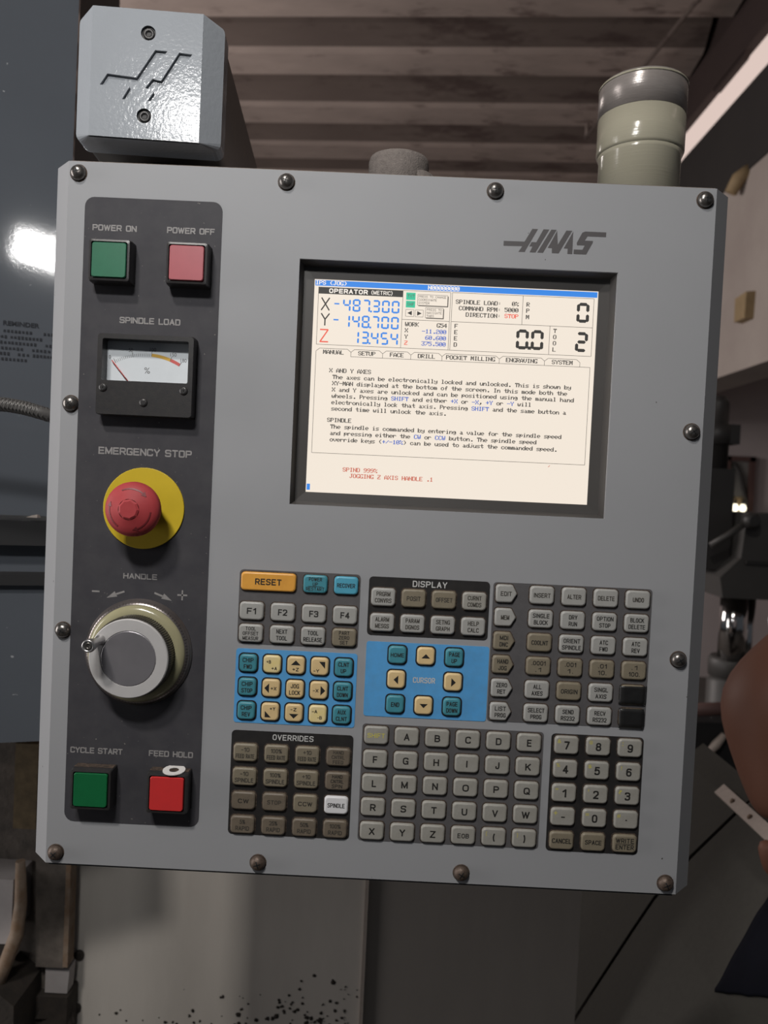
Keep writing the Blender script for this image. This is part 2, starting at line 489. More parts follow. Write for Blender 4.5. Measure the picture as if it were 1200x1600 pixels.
def stroke_text(b, s, cu_, cv, width, height, m, w=0.06, f=mmw, thick=0.17, soft=1.0, gap=2.2):
    """sans lettering drawn with strokes, fitted into width x height"""
    x = 0.0
    lines_ = []
    for chx in s:
        g = STROKES[chx]
        wd = max([p[0] for st_ in g for p in st_[1:]] + [2.0 if chx == ' ' else 0])
        for st_ in g:
            pts_ = [(p[0] + x, p[1]) for p in st_[1:]]
            if st_[0] in 'rc':
                pts_ = _round(pts_, st_[0] == 'c', soft)
            lines_.append((pts_ + pts_[:1]) if st_[0] == 'c' else pts_)
        x += wd + gap
    tot = max(x - gap, 1e-3)
    t = thick * height
    sx, sy = (width - t) / tot if tot > 0.5 else 1.0, (height - t) / 6.0
    h_ = t / 2
    runs = []
    for pts_ in lines_:
        q_ = [Vector(((p[0] - tot / 2) * sx + cu_, (p[1] - 3) * sy + cv)) for p in pts_]
        q_ = [p for i, p in enumerate(q_) if i == 0 or (p - q_[i - 1]).length > 1e-5]
        start = 0
        for i in range(1, len(q_) - 1):          # break at sharp corners so that strokes keep their width
            if (q_[i] - q_[i - 1]).normalized().dot((q_[i + 1] - q_[i]).normalized()) < 0.35:
                runs.append(q_[start:i + 1])
                start = i
        runs.append(q_[start:])
    for k, q_ in enumerate(runs):
        n = len(q_)
        if n < 2:
            continue
        closed = (q_[0] - q_[-1]).length < 1e-4
        dirs = [(q_[i + 1] - q_[i]).normalized() for i in range(n - 1)]
        side = []
        for i in range(n):
            d0 = dirs[i - 1] if i else (dirs[-1] if closed else dirs[0])
            d1 = dirs[i] if i < n - 1 else (dirs[0] if closed else dirs[-1])
            n0, n1 = Vector((-d0.y, d0.x)), Vector((-d1.y, d1.x))
            mid = n0 + n1
            mid = mid.normalized() if mid.length > 1e-3 else n1
            c = q_[i].copy()
            if not closed and i == 0:
                c -= d1 * h_ * 0.8
            if not closed and i == n - 1:
                c += d0 * h_ * 0.8
            side.append((c, mid * (h_ * min(1.0 / max(mid.dot(n1), 0.2), 2.0))))
        ww = w + 0.010 * (k % 7)
        vs = [f(c.x - e.x, c.y - e.y, ww) for c, e in side] + [f(c.x + e.x, c.y + e.y, ww) for c, e in side]
        b.add(vs, [(i, i + 1, n + i + 1, n + i) for i in range(n - 1)], m)


def poly(b, pts, m, w=0.06, f=mmw):
    b.add([f(p[0], p[1], w) for p in pts], [tuple(range(len(pts)))], m)


FONT = {}
_raw = ("0000000000 00005F0000 0007000700 147F147F14 242A7F2A12 2313086462 3649562050 0008070300 001C224100 0041221C00 "
        "2A1C7F1C2A 08083E0808 0080703000 0808080808 0000606000 2010080402 3E5149453E 00427F4000 7249494946 2141494D33 "
        "1814127F10 2745454539 3C4A494931 4121110907 3649494936 464949291E 0000140000 0040340000 0008142241 1414141414 "
        "0041221408 0201590906 3E415D594E 7C1211127C 7F49494936 3E41414122 7F4141413E 7F49494941 7F09090901 3E41415173 "
        "7F0808087F 00417F4100 2040413F01 7F08142241 7F40404040 7F021C027F 7F0408107F 3E4141413E 7F09090906 3E4151215E "
        "7F09192946 2649494932 03017F0103 3F4040403F 1F2040201F 3F4038403F 6314081463 0304780403 6159494D43 007F414141 "
        "0204081020 004141417F 0402010204 4040404040 0003070800 2054547840 7F28444438 3844444428 384444287F 3854545418 "
        "00087E0902 18A4A49C78 7F08040478 00447D4000 2040403D00 7F10284400 00417F4000 7C04780478 7C08040478 3844444438 "
        "FC18242418 18242418FC 7C08040408 4854545424 04043F4424 3C4040207C 1C2040201C 3C4030403C 4428102844 4C9090907C "
        "4464544C44").split()
for _i, _h in enumerate(_raw):
    FONT[chr(32 + _i)] = [int(_h[k:k + 2], 16) for k in range(0, 10, 2)]

# ------------------------------------------------------------------ the room
struct = lambda o: tag(o, kind='structure')
struct(B().box((-4, -4, -0.1), (6, 6, 0), 'floor_concrete').obj('floor'))
ceil = struct(B().box((-4, -4, 4.10), (6, 6, 4.2), 'concrete').obj('ceiling'))
beam = None
prof = [(0.0, 0.28), (0.0, 0.012), (-0.012, 0.0), (-0.23, 0.0), (-0.27, 0.015), (-0.36, 0.09), (-0.41, 0.17), (-0.43, 0.28)]
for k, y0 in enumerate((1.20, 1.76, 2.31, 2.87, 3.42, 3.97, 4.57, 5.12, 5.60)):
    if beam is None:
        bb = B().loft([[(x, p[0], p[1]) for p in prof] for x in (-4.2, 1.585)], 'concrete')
        si = bb.slot('concrete_stain_shade')
        bb.m = [si if k_ in (4, 5, 6) else q_ for k_, q_ in enumerate(bb.m)]  # rib front faces take the darker copy as painted recess shade
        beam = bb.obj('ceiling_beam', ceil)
        c = beam
    else:
        c = beam.copy()
        COL.objects.link(c)
        c.parent = ceil
    c.location = (0, y0, 3.83)
    c.rotation_euler = (0, 0, R(-3.8))
struct(B().box((-4, 5.75, 0), (6, 5.9, 4.2), 'plaster_far').obj('wall_back'))
b = B()
b.box((1.6, 0.4, 2.056), (1.81, 5.75, 2.985), 'plaster')
wall = struct(b.obj('wall_right'))
tag(B().box((1.592, 0.4, 2.985), (1.81, 5.75, 3.395), 'beam_black').obj('trim_1'), kind='structure')
tag(B().box((1.592, 0.4, 3.595), (1.81, 5.75, 4.1), 'beam_dark').obj('trim_2'), kind='structure')
tag(B().box((1.64, 0.4, 3.395), (1.70, 5.75, 3.595), 'skylight').obj('window_1'), kind='structure')
# uneven plaster lumps along the daylight gap
b = B()
for (y0, y1, dz) in ((2.50, 2.95, 0.03), (3.15, 3.55, 0.022), (4.0, 4.4, 0.03)):
    b.loft([[(1.60, y0, 3.60), (1.63, y0, 3.60), (1.63, y0 + .06, 3.595 - dz), (1.60, y0 + .06, 3.595 - dz)],
            [(1.60, y1, 3.60), (1.63, y1, 3.60), (1.63, y1 - .03, 3.595 - dz), (1.60, y1 - .03, 3.595 - dz)]], 'beam_dark')
tag(b.obj('trim_3'), kind='structure')
struct(B().box((3.6, 0.4, 0), (3.75, 5.75, 4.1), 'plaster_far').obj('wall_side'))

# rod on the ceiling
b = B().tube([(1.35, 2.7, 3.755), (1.317, 3.06, 3.75), (1.235, 3.8, 3.75), (1.155, 4.466, 3.75)], 0.011, 'concrete_stain_shade', 8)
b.lathe([(0.022, 0), (0.022, 0.09)], 'concrete', 10, (1.317, 3.06, 3.745), 'z')
b.lathe([(0.008, 0), (0.008, 0.10)], 'concrete', 8, (1.155, 4.45, 3.745), 'z')
tag(b.obj('conduit_rod'), 'thin grey conduit rod running diagonally under the ceiling ribs', 'conduit')
# wooden plugs in the plaster wall
b = B()
b.tube([(1.62, 3.07, 3.0), (1.57, 3.10, 2.96), (1.545, 3.12, 2.90)], [0.032, 0.034, 0.028], 'wood_yellow', 10)
tag(b.obj('wooden_peg'), 'short rounded wooden peg sticking out of the plaster under the dark beam', 'peg')
b = B().loft([[(1.56, y, z) for y, z in ((2.925, 2.272), (3.03, 2.275), (3.035, 2.385), (2.92, 2.39))], [(1.62, y, z) for y, z in ((2.92, 2.27), (3.035, 2.27), (3.04, 2.39), (2.915, 2.395))]], 'wood_yellow')
tag(b.obj('wooden_block'), 'square yellowish wooden block set in the middle of the plaster wall', 'block')

# framed hatch on the far wall with two lit bulbs
b = B()
wx0, wx1, wz0, wz1 = 2.72, 2.95, 1.345, 1.826
for a, c in (((wx0, 5.69, wz1 - .04), (wx1, 5.75, wz1)), ((wx0, 5.69, wz0), (wx1, 5.75, wz0 + .03)), ((wx0, 5.69, wz0), (wx0 + .03, 5.75, wz1)), ((wx1 - .045, 5.69, wz0), (wx1, 5.75, wz1))):
    b.box(a, c, 'frame_maroon')
win = struct(b.obj('window_2'))
B().box((wx0 + .03, 5.72, wz0 + .03), (wx1 - .045, 5.74, wz1 - .04), 'pane_grey').obj('pane', win)
B().box((wx0 + .03, 5.712, wz0 + .03), (wx1 - .045, 5.722, wz0 + .15), 'wood_yellow').obj('sill_board', win)
B().tube([(2.78, 5.70, 1.77), (2.84, 5.70, 1.66), (2.89, 5.70, 1.48), (2.905, 5.70, 1.34)], 0.014, 'press_dark', 8).obj('cable', win)
for k, (x, nm) in enumerate(((2.776, 'left lit bulb of the pair shining behind the grey drill press'), (2.838, 'right lit bulb of the pair shining behind the grey drill press'))):
    e = empty('light_bulb', (x, 5.63, 1.405))
    tag(e, nm, 'bulb', 'lit bulbs by the far window')
    B().lathe([(0.004, -0.03), (0.018, -0.022), (0.026, 0), (0.02, 0.02), (0.01, 0.034)], 'bulb', 12, ax='z').obj('glass', e)
    B().lathe([(0.012, 0.03), (0.012, 0.07)], 'press_dark', 10, ax='z').obj('socket', e)
    B().tube([(0, 0, 0.06), (0.01, 0.06, 0.10)], 0.004, 'press_dark', 6).obj('wire', e)

# ------------------------------------------------------------------ drill press in the background
dp = empty('drill_press', (1.02, 1.65, 0))
tag(dp, 'grey drill press with a polished steel quill standing behind the panel on the right', 'drill press')
o = Vector((1.02, 1.65, 0))


def L(x, y, z):
    return (x - o.x, y - o.y, z - o.z)


b = B().loft([[L(x, y, 1.18 + t * 0.0) for x, y in q] for q, t in (([(0.915, 1.50), (1.26, 1.50), (1.26, 1.85), (0.915, 1.85)], 0),)] +
             [[L(x, y, z) for x, y in q] for z, q in ((1.235, [(0.905, 1.5), (1.27, 1.5), (1.27, 1.85), (0.905, 1.85)]),
                                                     (1.29, [(0.958, 1.5), (1.27, 1.5), (1.27, 1.85), (0.958, 1.85)]),
                                                     (1.412, [(0.968, 1.5), (1.27, 1.5), (1.27, 1.85), (0.968, 1.85)]))], 'press_grey')
b.obj('head', dp)
B().box(L(0.968, 1.49, 1.275), L(1.05, 1.5, 1.283), 'press_dark').obj('seam_strip', dp)
b = B().lathe([(0.032, 1.42), (0.032, 1.60), (0.045, 1.60), (0.045, 1.655), (0.028, 1.657), (0.028, 1.715), (0.02, 1.735)], 'press_dark', 20, L(0.925, 1.62, 0), 'z')
b.obj('motor', dp)
B().box(L(0.925, 1.58, 1.60), L(0.972, 1.66, 1.655), 'press_dark').obj('motor_box', dp)
B().box(L(0.88, 1.56, 1.25), L(0.955, 1.72, 1.53), 'press_dark').obj('gear_case', dp)
B().tube([L(0.87, 1.49, 1.32), L(0.91, 1.48, 1.35), L(0.955, 1.48, 1.385)], 0.009, 'press_grey', 8).obj('feed_lever', dp)
B().lathe([(0.02, 0), (0.022, 0.02), (0.014, 0.035)], 'press_dark', 14, L(0.965, 1.485, 1.392), 'w').obj('lever_knob', dp)
B().lathe([(0.037, 0.99), (0.037, 1.185)], 'chrome', 28, L(0.992, 1.60, 0), 'z').obj('quill', dp)
B().lathe([(0.021, 0.90), (0.021, 1.185)], 'chrome', 20, L(1.045, 1.63, 0), 'z').obj('guide_rod', dp)
B().lathe([(0.062, 0.0), (0.062, 0.93), (0.052, 0.94), (0.060, 0.945), (0.062, 0.99), (0.055, 1.0)], 'press_grey', 28, L(1.002, 1.62, 0), 'z').obj('column', dp)
B().box(L(0.90, 1.45, 0), L(1.3, 1.95, 0.08), 'press_dark').obj('base', dp)
# dark vice and hand wheel clutter left of the column
v = empty('bench_vice', (0.80, 1.28, 0))
tag(v, 'black bench vice with a bare metal handle below the drill press', 'vice')
B().box((-0.06, -0.07, 0.0), (0.06, 0.09, 0.72), 'press_dark').obj('pedestal', v)
B().box((-0.07, -0.08, 0.72), (0.07, 0.10, 0.925), 'seal_black').obj('body', v)
B().tube([(-0.045, -0.095, 0.845), (-0.018, -0.095, 0.880), (0.0, -0.095, 0.905)], [0.006, 0.011, 0.007], 'pale_strap', 8).obj('handle', v)
B().tube([(-0.07, -0.06, 0.948), (0.01, -0.06, 0.955), (0.07, -0.06, 0.945)], 0.016, 'frame_maroon', 8).obj('jaw', v)

# ------------------------------------------------------------------ machine column at the left
mc = empty('machine_column', (-0.322, 0.20, 0.0), R(16.5))
tag(mc, 'glossy blue grey sheet metal machine column behind the left edge of the panel', 'machine')
b = B()
lean = 0.052
b.loft([[(x, y + lean * (z - 1.45), z) for y, z in ((0, 1.166), (0.012, 1.166), (0.012, 2.6), (0, 2.6))] for x in (-0.62, 0.0)], 'blue_sheet')
b.obj('front_sheet', mc)
B().loft([[(x, y + lean * (z - 1.45), z) for y, z in ((0.012, 1.166), (0.55, 1.166), (0.55, 2.6), (0.012, 2.6))] for x in (-0.62, -0.002)], 'dark_steel').obj('side_sheet', mc)  # shaded return of the column, shade put into the dark colour
B().box((-0.25, 0.42, 0.0), (-0.06, 0.55, 1.166), 'dark_steel').obj('plinth', mc)
for z0, z1, dep in ((1.357, 1.389, 0.022), (1.317, 1.334, 0.014)):
    b = B()
    b.loft([[(-0.62, -y, z) for y, z in ((0.005, z0), (dep, z0 + .002), (dep, z1 - .004), (0.005, z1))],
            [(0.0, -y, z) for y, z in ((0.005, z0 + .003), (dep, z0 + .004), (dep, z1 - .004), (0.005, z1))]], 'seal_black')
    b.obj('rail', mc)
# warning text, too blurred to read below its heading
b = B()
fdec = lambda x, y, w: (x / 1000, -0.0006 + lean * (y / 1000 - 1.45), y / 1000)
put_text(b, 'REMINDER', -41, 1578, 33, 4.6, 'blue_sheet_print', f=fdec, bold=0.03)
rows = [(1570.2, ((-105, 24), (-78, 30), (-44, 27), (-14, 14))), (1564.4, ((-100, 20), (-66, 26), (-36, 30), (-8, 10))),
        (1558.8, ((-100, 30), (-62, 25), (-38, 24), (-10, 18))), (1553.2, ((-95, 38), (-52, 28), (-22, 18))),
        (1547.8, ((-90, 22), (-60, 20), (-38, 12), (-17, 26))), (1542.4, ((-88, 30), (-48, 28)))]
for z, words in rows:
    for x, wd in words:
        n = max(3, int(wd / 3.2))
        for k in range(n):
            xx = x - wd / 2 + wd * (k + 0.5) / n
            hh = rnd.choice((2.6, 2.6, 3.0, 2.2))
            poly(b, [(xx - 1.1, z - hh / 2), (xx + 1.1, z - hh / 2), (xx + 1.1, z + hh / 2), (xx - 1.1, z + hh / 2)], 'blue_sheet_print', f=fdec)
b.obj('notice_lettering', mc)
# cream scrap on the rail
b = B()
b.loft([[(-0.33 + .0 * k, 0.17, 1.3895)] * 1 for k in range(0)] or [[(-0.340, 0.168, 1.3885), (-0.329, 0.168, 1.3885), (-0.329, 0.176, 1.3885), (-0.340, 0.176, 1.3885)],
       [(-0.335, 0.170, 1.3905), (-0.330, 0.170, 1.3915), (-0.330, 0.174, 1.3915), (-0.334, 0.174, 1.3905)]], 'pale_strap')
tag(b.obj('metal_chip'), 'tiny pale metal chip lying on the upper black rail', 'chip')
# braided hose
pts = [(-0.46, 0.07, 1.474), (-0.42, 0.072, 1.482), (-0.38, 0.074, 1.4865), (-0.338, 0.078, 1.4885), (-0.312, 0.082, 1.4875), (-0.29, 0.086, 1.483), (-0.264, 0.115, 1.474), (-0.235, 0.142, 1.456), (-0.205, 0.160, 1.43)]


def smoothline(p, n):
    p = [Vector(q) for q in p]
    out = []
    for i in range(len(p) - 1):
        a, b_, c, d = p[max(i - 1, 0)], p[i], p[i + 1], p[min(i + 2, len(p) - 1)]
        for k in range(n):
            t = k / n
            out.append(0.5 * ((2 * b_) + (c - a) * t + (2 * a - 5 * b_ + 4 * c - d) * t * t + (3 * b_ - a - 3 * c + d) * t ** 3))
    out.append(p[-1])
    return out


hp = smoothline(pts, 12)
hose = empty('braided_hose', pts[0])
tag(hose, 'grey braided hose curving behind the left edge of the panel', 'hose')
p0 = Vector(pts[0])
B().tube([q - p0 for q in hp], 0.0052, 'braid', 14).obj('core', hose)
for sgn in (1, -1):
    b = B()
    for ph in range(4):
        line = []
        for i, q in enumerate(smoothline(pts, 40)):
            d = 0.0054
            a = sgn * i * 0.30 + ph * math.pi / 2
            line.append(q - p0 + Vector((0, math.cos(a) * d, math.sin(a) * d)))
        b.tube(line, 0.0008, 'braid', 5)
    b.obj('braid', hose)

# dirty slideway parts under the column
mb = empty('machine_base', (-0.40, 0.34, 0.0))
tag(mb, 'dirty oil stained machine base with bracket and lever below the blue grey column', 'machine')


def LB(x, y, z):
    k = 1.138
    return ((x - 0.0108) * k + 0.0108 + 0.40, y - 0.34 + 0.10, 0.0 if z == 0 else (z - 1.432) * k + 1.432)


B().box(LB(-0.75, 0.336, 0.0), LB(-0.345, 0.355, 1.125), 'dirty_iron').obj('side_panel', mb)
B().box(LB(-0.398, 0.30, 1.03), LB(-0.372, 0.36, 1.127), 'brass_dirty').obj('brass_post', mb)
b = B().loft([[LB(x, y, z) for x, z in ((-0.60, 0.905), (-0.396, 0.905), (-0.390, 0.915), (-0.389, 0.978), (-0.60, 0.980))] for y in (0.285, 0.36)], 'pale_plate')
b.obj('cover_plate', mb)
b = B().loft([[LB(x, y, z) for x, z in ((-0.374, 0.862), (-0.342, 0.862), (-0.341, 1.03), (-0.380, 1.06))] for y in (0.318, 0.336)], 'dirty_iron')
b.obj('guide_bracket', mb)
B().box(LB(-0.342, 0.316, 0.864), LB(-0.3365, 0.336, 1.02), 'rusty').obj('bracket_edge', mb)
b = B().tube([LB(-0.382, 0.285, 1.00), LB(-0.380, 0.285, 0.952), LB(-0.383, 0.284, 0.918), LB(-0.393, 0.28, 0.885), LB(-0.402, 0.278, 0.855)], [0.006, 0.008, 0.009, 0.009, 0.007], 'rusty', 8)
b.obj('lever_arm', mb)
b = B().loft([[LB(x, y, z) for x, z in ((-0.46, 0.60), (-0.40, 0.60), (-0.372, 0.74), (-0.374, 0.85), (-0.40, 0.87), (-0.42, 0.80))] for y in (0.26, 0.36)], 'grime_dark')
b.obj('oily_lump', mb)
b = B().loft([[LB(x, y, z) for x, z in ((-0.365, 0.828), (-0.339, 0.828), (-0.337, 0.858), (-0.365, 0.858))] for y in (0.325, 0.345)], 'pale_plate')
b.obj('spacer', mb)
b = B()
for k in range(60):
    x, z = rnd.uniform(-0.40, -0.335), rnd.uniform(0.72, 0.83)
    s = rnd.uniform(0.004, 0.012)
    y = 0.33 + rnd.uniform(-0.01, 0.02)
    b.add([LB(x - s, y, z - s), LB(x + s, y, z - s * .6), LB(x + s * .4, y, z + s), LB(x, y - s, z)], [(0, 1, 3), (1, 2, 3), (2, 0, 3), (0, 2, 1)], 'grime_dark')
tag(b.obj('swarf', mb), kind='stuff')
B().box(LB(-0.75, 0.32, 0.0), LB(-0.337, 0.355, 0.826), 'grime_dark').obj('foot', mb)

# ------------------------------------------------------------------ sheet metal apron and chute under the panel
ap = empty('apron_panel', (-0.20, 0.46, 0))
tag(ap, 'bare sheet metal apron panel under the left half of the control panel, speckled with grime', 'panel', 'sheet metal apron panels')
B().box((-0.196, 0.0, 0.02), (0.203, 0.004, 1.05), 'apron').obj('sheet', ap)
B().box((0.2005, -0.004, 0.02), (0.204, 0.004, 1.05), 'pale_strap').obj('folded_lip', ap)
for x, z in ((-0.186, 0.776), (-0.188, 0.702)):
    B().lathe([(0.007, 0.0), (0.007, 0.003), (0.0045, 0.006)], 'grime_dark', 12, (x, 0, z), 'w').obj('bolt', ap)
b = B()
for k in range(120):
    x = rnd.gauss(0.145, 0.065) if k % 4 else rnd.uniform(-0.16, 0.19)
    if not -0.19 < x < 0.196:
        continue
    z = 0.686 + abs(rnd.gauss(0, 0.028 if x > 0.0 else 0.012)) + (0.008 if x > 0.05 else 0)
    s = rnd.uniform(0.0007, 0.0032) * (1 if rnd.random() < 0.8 else 1.4)
    n = 6
    ring = [(x + s * rnd.uniform(0.6, 1.2) * math.cos(2 * math.pi * i / n), -0.0003, z + s * rnd.uniform(0.6, 1.2) * math.sin(2 * math.pi * i / n)) for i in range(n)]
    b.add(ring + [(x, -0.0012, z)], [(i, (i + 1) % n, n) for i in range(n)], 'grime_dark')
tag(b.obj('grime_specks', ap), kind='stuff')
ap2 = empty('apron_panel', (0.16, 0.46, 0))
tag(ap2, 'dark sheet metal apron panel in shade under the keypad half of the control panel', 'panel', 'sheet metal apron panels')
B().loft([[(x, y, z) for x, z in ((-0.155, 0.02), (-0.01, 0.02), (0.135, 0.60), (0.135, 1.05), (-0.155, 1.05))] for y in (0.003, 0.007)], 'apron_dark').obj('sheet', ap2)

PROF = [(0.590, 1.003), (0.557, 0.974), (0.489, 0.899), (0.437, 0.832), (0.406, 0.779), (0.347, 0.675), (0.25, 0.50), (0.17, 0.36)]


def chute_z(x):
    for (x0, z0), (x1, z1) in zip(PROF, PROF[1:]):
        if x1 <= x <= x0:
            return z1 + (z0 - z1) * (x - x1) / (x0 - x1)
    return 0


for nm, y0, y1, lab in (('chute_sheet', 0.584, 0.80, 'dark far sheet of the sloping metal chute right of the panel'),
                        ('chute_sheet', 0.02, 0.576, 'near sheet of the sloping metal chute at lower right, with a cloth on it')):
    b = B()
    t = 0.003
    ring = PROF + [(x - .0015, z - 2 * t) for x, z in reversed(PROF)]
    b.loft([[(x, y - (y0 + y1) / 2, z) for x, z in ring] for y in (y0, y1)], 'chute')
    o_ = b.obj(nm, None, (0, (y0 + y1) / 2, 0))
    tag(o_, lab, 'sheet', 'sloping chute sheets')
b = B()
b.loft([[(x, y, z) for x, z in ((0.36, 0.0), (0.575, 0.0), (0.575, 0.955), (0.42, 0.765), (0.36, 0.66))] for y in (0.10, 0.78)], 'dark_steel')
tag(b.obj('chute_stand'), 'dark steel stand under the sloping chute sheets', 'stand')
# pale strap with two bolts along the chute rim
st = empty('metal_strap', (0.558, 0.58, 0.974))
tag(st, 'pale metal strap with two bolts along the rim of the chute', 'strap')
b = B()
p1, p2 = (0.566, chute_z(0.566) + .001), (0.5515, chute_z(0.5515) + .001)
b.loft([[(x - .558, y - .58, z - .974) for x, z in (p1, p2)] + [(x - .558 - .002, y - .58, z - .974 + .0025) for x, z in (p2, p1)] for y in (0.652, 0.44)], 'pale_strap')
b.obj('bar', st)
for y in (0.602, 0.545):
    B().lathe([(0.0045, 0), (0.0045, 0.004), (0.0025, 0.006)], 'rusty', 10, (-0.001, y - .58, 0.001), 'z').obj('bolt', st)
# navy cloth over the near chute sheet
b = B()
n = 14
quad = [(0.436, 0.360), (0.490, 0.240), (0.58, 0.29), (0.516, 0.402)]     # bottom-left, bottom-right, top-right, top-left
C0, C1, C2, C3 = [Vector(q) for q in quad]
top, bot = [], []
for i in range(n + 1):
    for j in range(n + 1):
        s, t = i / n, j / n
        q = (C0 * (1 - s) + C1 * s) * (1 - t) + (C3 * (1 - s) + C2 * s) * t
        if j == 0:
            q += Vector((rnd.uniform(-.001, .001), rnd.uniform(-.003, .0015)))
        x = min(q.x, 0.588)
        zz = chute_z(x) + 0.005 + 0.003 * (1 + mnoise.noise(Vector((q.x * 40, q.y * 40, 0))))
        top.append((x, q.y, zz))
        bot.append((x, q.y, zz - 0.0045))
N = n + 1
fs = []
for i in range(n):
    for j in range(n):
        a = i * N + j
        fs.append((a, a + N, a + N + 1, a + 1))
        fs.append((a + N * N + 1, a + N + 1 + N * N, a + N + N * N, a + N * N))
rim = [i * N for i in range(n + 1)] + [n * N + j for j in range(1, n + 1)] + [i * N + n for i in range(n - 1, -1, -1)] + [j for j in range(n - 1, 0, -1)]
for a, c in zip(rim, rim[1:] + rim[:1]):
    fs.append((a, c, c + N * N, a + N * N))
b.add(top + bot, fs, 'navy_cotton', True)
tag(b.obj('navy_cloth'), 'dark navy cloth with a frayed hem lying over the chute at lower right', 'cloth')

# ------------------------------------------------------------------ person leaning in at the right


def skin_mesh(name, verts, edges, radii, material, parent, levels=2, root=0, loc=(0, 0, 0)):
    me = bpy.data.meshes.new(name)
    me.from_pydata(verts, edges, [])
    ob = bpy.data.objects.new(name, me)
    COL.objects.link(ob)
    md = ob.modifiers.new('skin', 'SKIN')
    md.use_smooth_shade = True
    for i, sv in enumerate(me.skin_vertices[0].data if me.skin_vertices else []):
        pass
    if not me.skin_vertices:
        bm = bmesh.new()
        bm.from_mesh(me)
        bm.verts.layers.skin.verify()
        bm.to_mesh(me)
        bm.free()
    for i, sv in enumerate(me.skin_vertices[0].data):
        r = radii[i]
        sv.radius = r if isinstance(r, tuple) else (r, r)
        sv.use_root = (i == root)
    sb = ob.modifiers.new('sub', 'SUBSURF')
    sb.levels = sb.render_levels = levels
    dg = bpy.context.evaluated_depsgraph_get()
    m2 = bpy.data.meshes.new_from_object(ob.evaluated_get(dg))
    bpy.data.objects.remove(ob, do_unlink=True)
    m2.materials.clear()
    m2.materials.append(MATS[material])
    m2.name = name
    m2.polygons.foreach_set('use_smooth', [True] * len(m2.polygons))
    o2 = bpy.data.objects.new(name, m2)
    COL.objects.link(o2)
    o2.parent = parent
    o2.location = loc
    return o2


PX, PY = 0.86, 0.42
pe = empty('person', (PX, PY, 0))
tag(pe, 'person in a white shirt at the right edge, bare bent elbow towards the panel', 'person')
V = {'pelvis': ((0.0, 0.02, 0.95), (0.15, 0.11)), 'waist': ((0, 0.01, 1.10), (0.135, 0.10)), 'chest': ((0, 0.0, 1.30), (0.15, 0.105)),
     'neckb': ((0, 0.0, 1.46), (0.07, 0.06)), 'neck': ((-0.005, -0.01, 1.52), 0.052), 'head': ((-0.012, -0.02, 1.60), (0.07, 0.075)), 'crown': ((-0.012, -0.015, 1.69), (0.062, 0.075)),
     'lsh': ((-0.17, 0.0, 1.405), 0.058), 'lup': ((-0.285, -0.035, 1.285), 0.050), 'lel': ((-0.390, -0.068, 1.195), 0.066), 'lfo': ((-0.383, -0.086, 1.140), 0.050), 'lwr': ((-0.384, -0.102, 1.098), 0.036),
     'lpa': ((-0.376, -0.108, 1.068), (0.030, 0.026)),
     'rsh': ((0.17, 0.0, 1.405), 0.058), 'rel': ((0.235, 0.02, 1.14), 0.043), 'rwr': ((0.22, -0.12, 0.94), 0.026), 'rpa': ((0.215, -0.15, 0.89), (0.034, 0.02)),
     'lhip': ((-0.095, 0.02, 0.90), 0.085), 'lkn': ((-0.10, 0.0, 0.50), 0.058), 'lan': ((-0.10, 0.04, 0.09), 0.04), 'lto': ((-0.11, -0.12, 0.035), 0.035),
     'rhip': ((0.095, 0.02, 0.90), 0.085), 'rkn': ((0.10, 0.0, 0.50), 0.058), 'ran': ((0.10, 0.04, 0.09), 0.04), 'rto': ((0.11, -0.12, 0.035), 0.035)}
names = list(V)
E_ = [('pelvis', 'waist'), ('waist', 'chest'), ('chest', 'neckb'), ('neckb', 'neck'), ('neck', 'head'), ('head', 'crown'), ('chest', 'lsh'), ('lsh', 'lup'), ('lup', 'lel'), ('lel', 'lfo'), ('lfo', 'lwr'), ('lwr', 'lpa'),
      ('chest', 'rsh'), ('rsh', 'rel'), ('rel', 'rwr'), ('rwr', 'rpa'), ('pelvis', 'lhip'), ('lhip', 'lkn'), ('lkn', 'lan'), ('lan', 'lto'), ('pelvis', 'rhip'), ('rhip', 'rkn'), ('rkn', 'ran'), ('ran', 'rto')]
body = skin_mesh('body', [V[n_][0] for n_ in names], [(names.index(a), names.index(c)) for a, c in E_], [V[n_][1] for n_ in names], 'skin', pe, 2)


def fingers(palm, out, side, curl):
    palm, out, side = Vector(palm), Vector(out).normalized(), Vector(side).normalized()
    nrm = out.cross(side).normalized() * curl
    for k, ln in enumerate((0.070, 0.078, 0.072, 0.058)):
        r0 = palm + side * (0.027 - 0.018 * k) + out * 0.012
        pts_ = [r0, r0 + out * ln * .45 + nrm * .006, r0 + out * ln * .72 + nrm * .022, r0 + out * ln * .85 + nrm * .042]
        skin_mesh('finger', [tuple(p) for p in pts_], [(0, 1), (1, 2), (2, 3)], [0.0095, 0.009, 0.0085, 0.0075], 'skin', body, 1)
    r0 = palm + side * 0.03 - out * 0.012
    pts_ = [r0, r0 + side * .022 + out * .02 + nrm * .01, r0 + side * .02 + out * .045 + nrm * .028]
    skin_mesh('thumb', [tuple(p) for p in pts_], [(0, 1), (1, 2)], [0.012, 0.0105, 0.009], 'skin', body, 1)


fingers(V['lpa'][0], (0.75, -0.35, -0.55), (-0.45, -0.2, -0.85), 1)
fingers(V['rpa'][0], (0, -0.3, -1), (-0.9, -0.4, 0), 1)
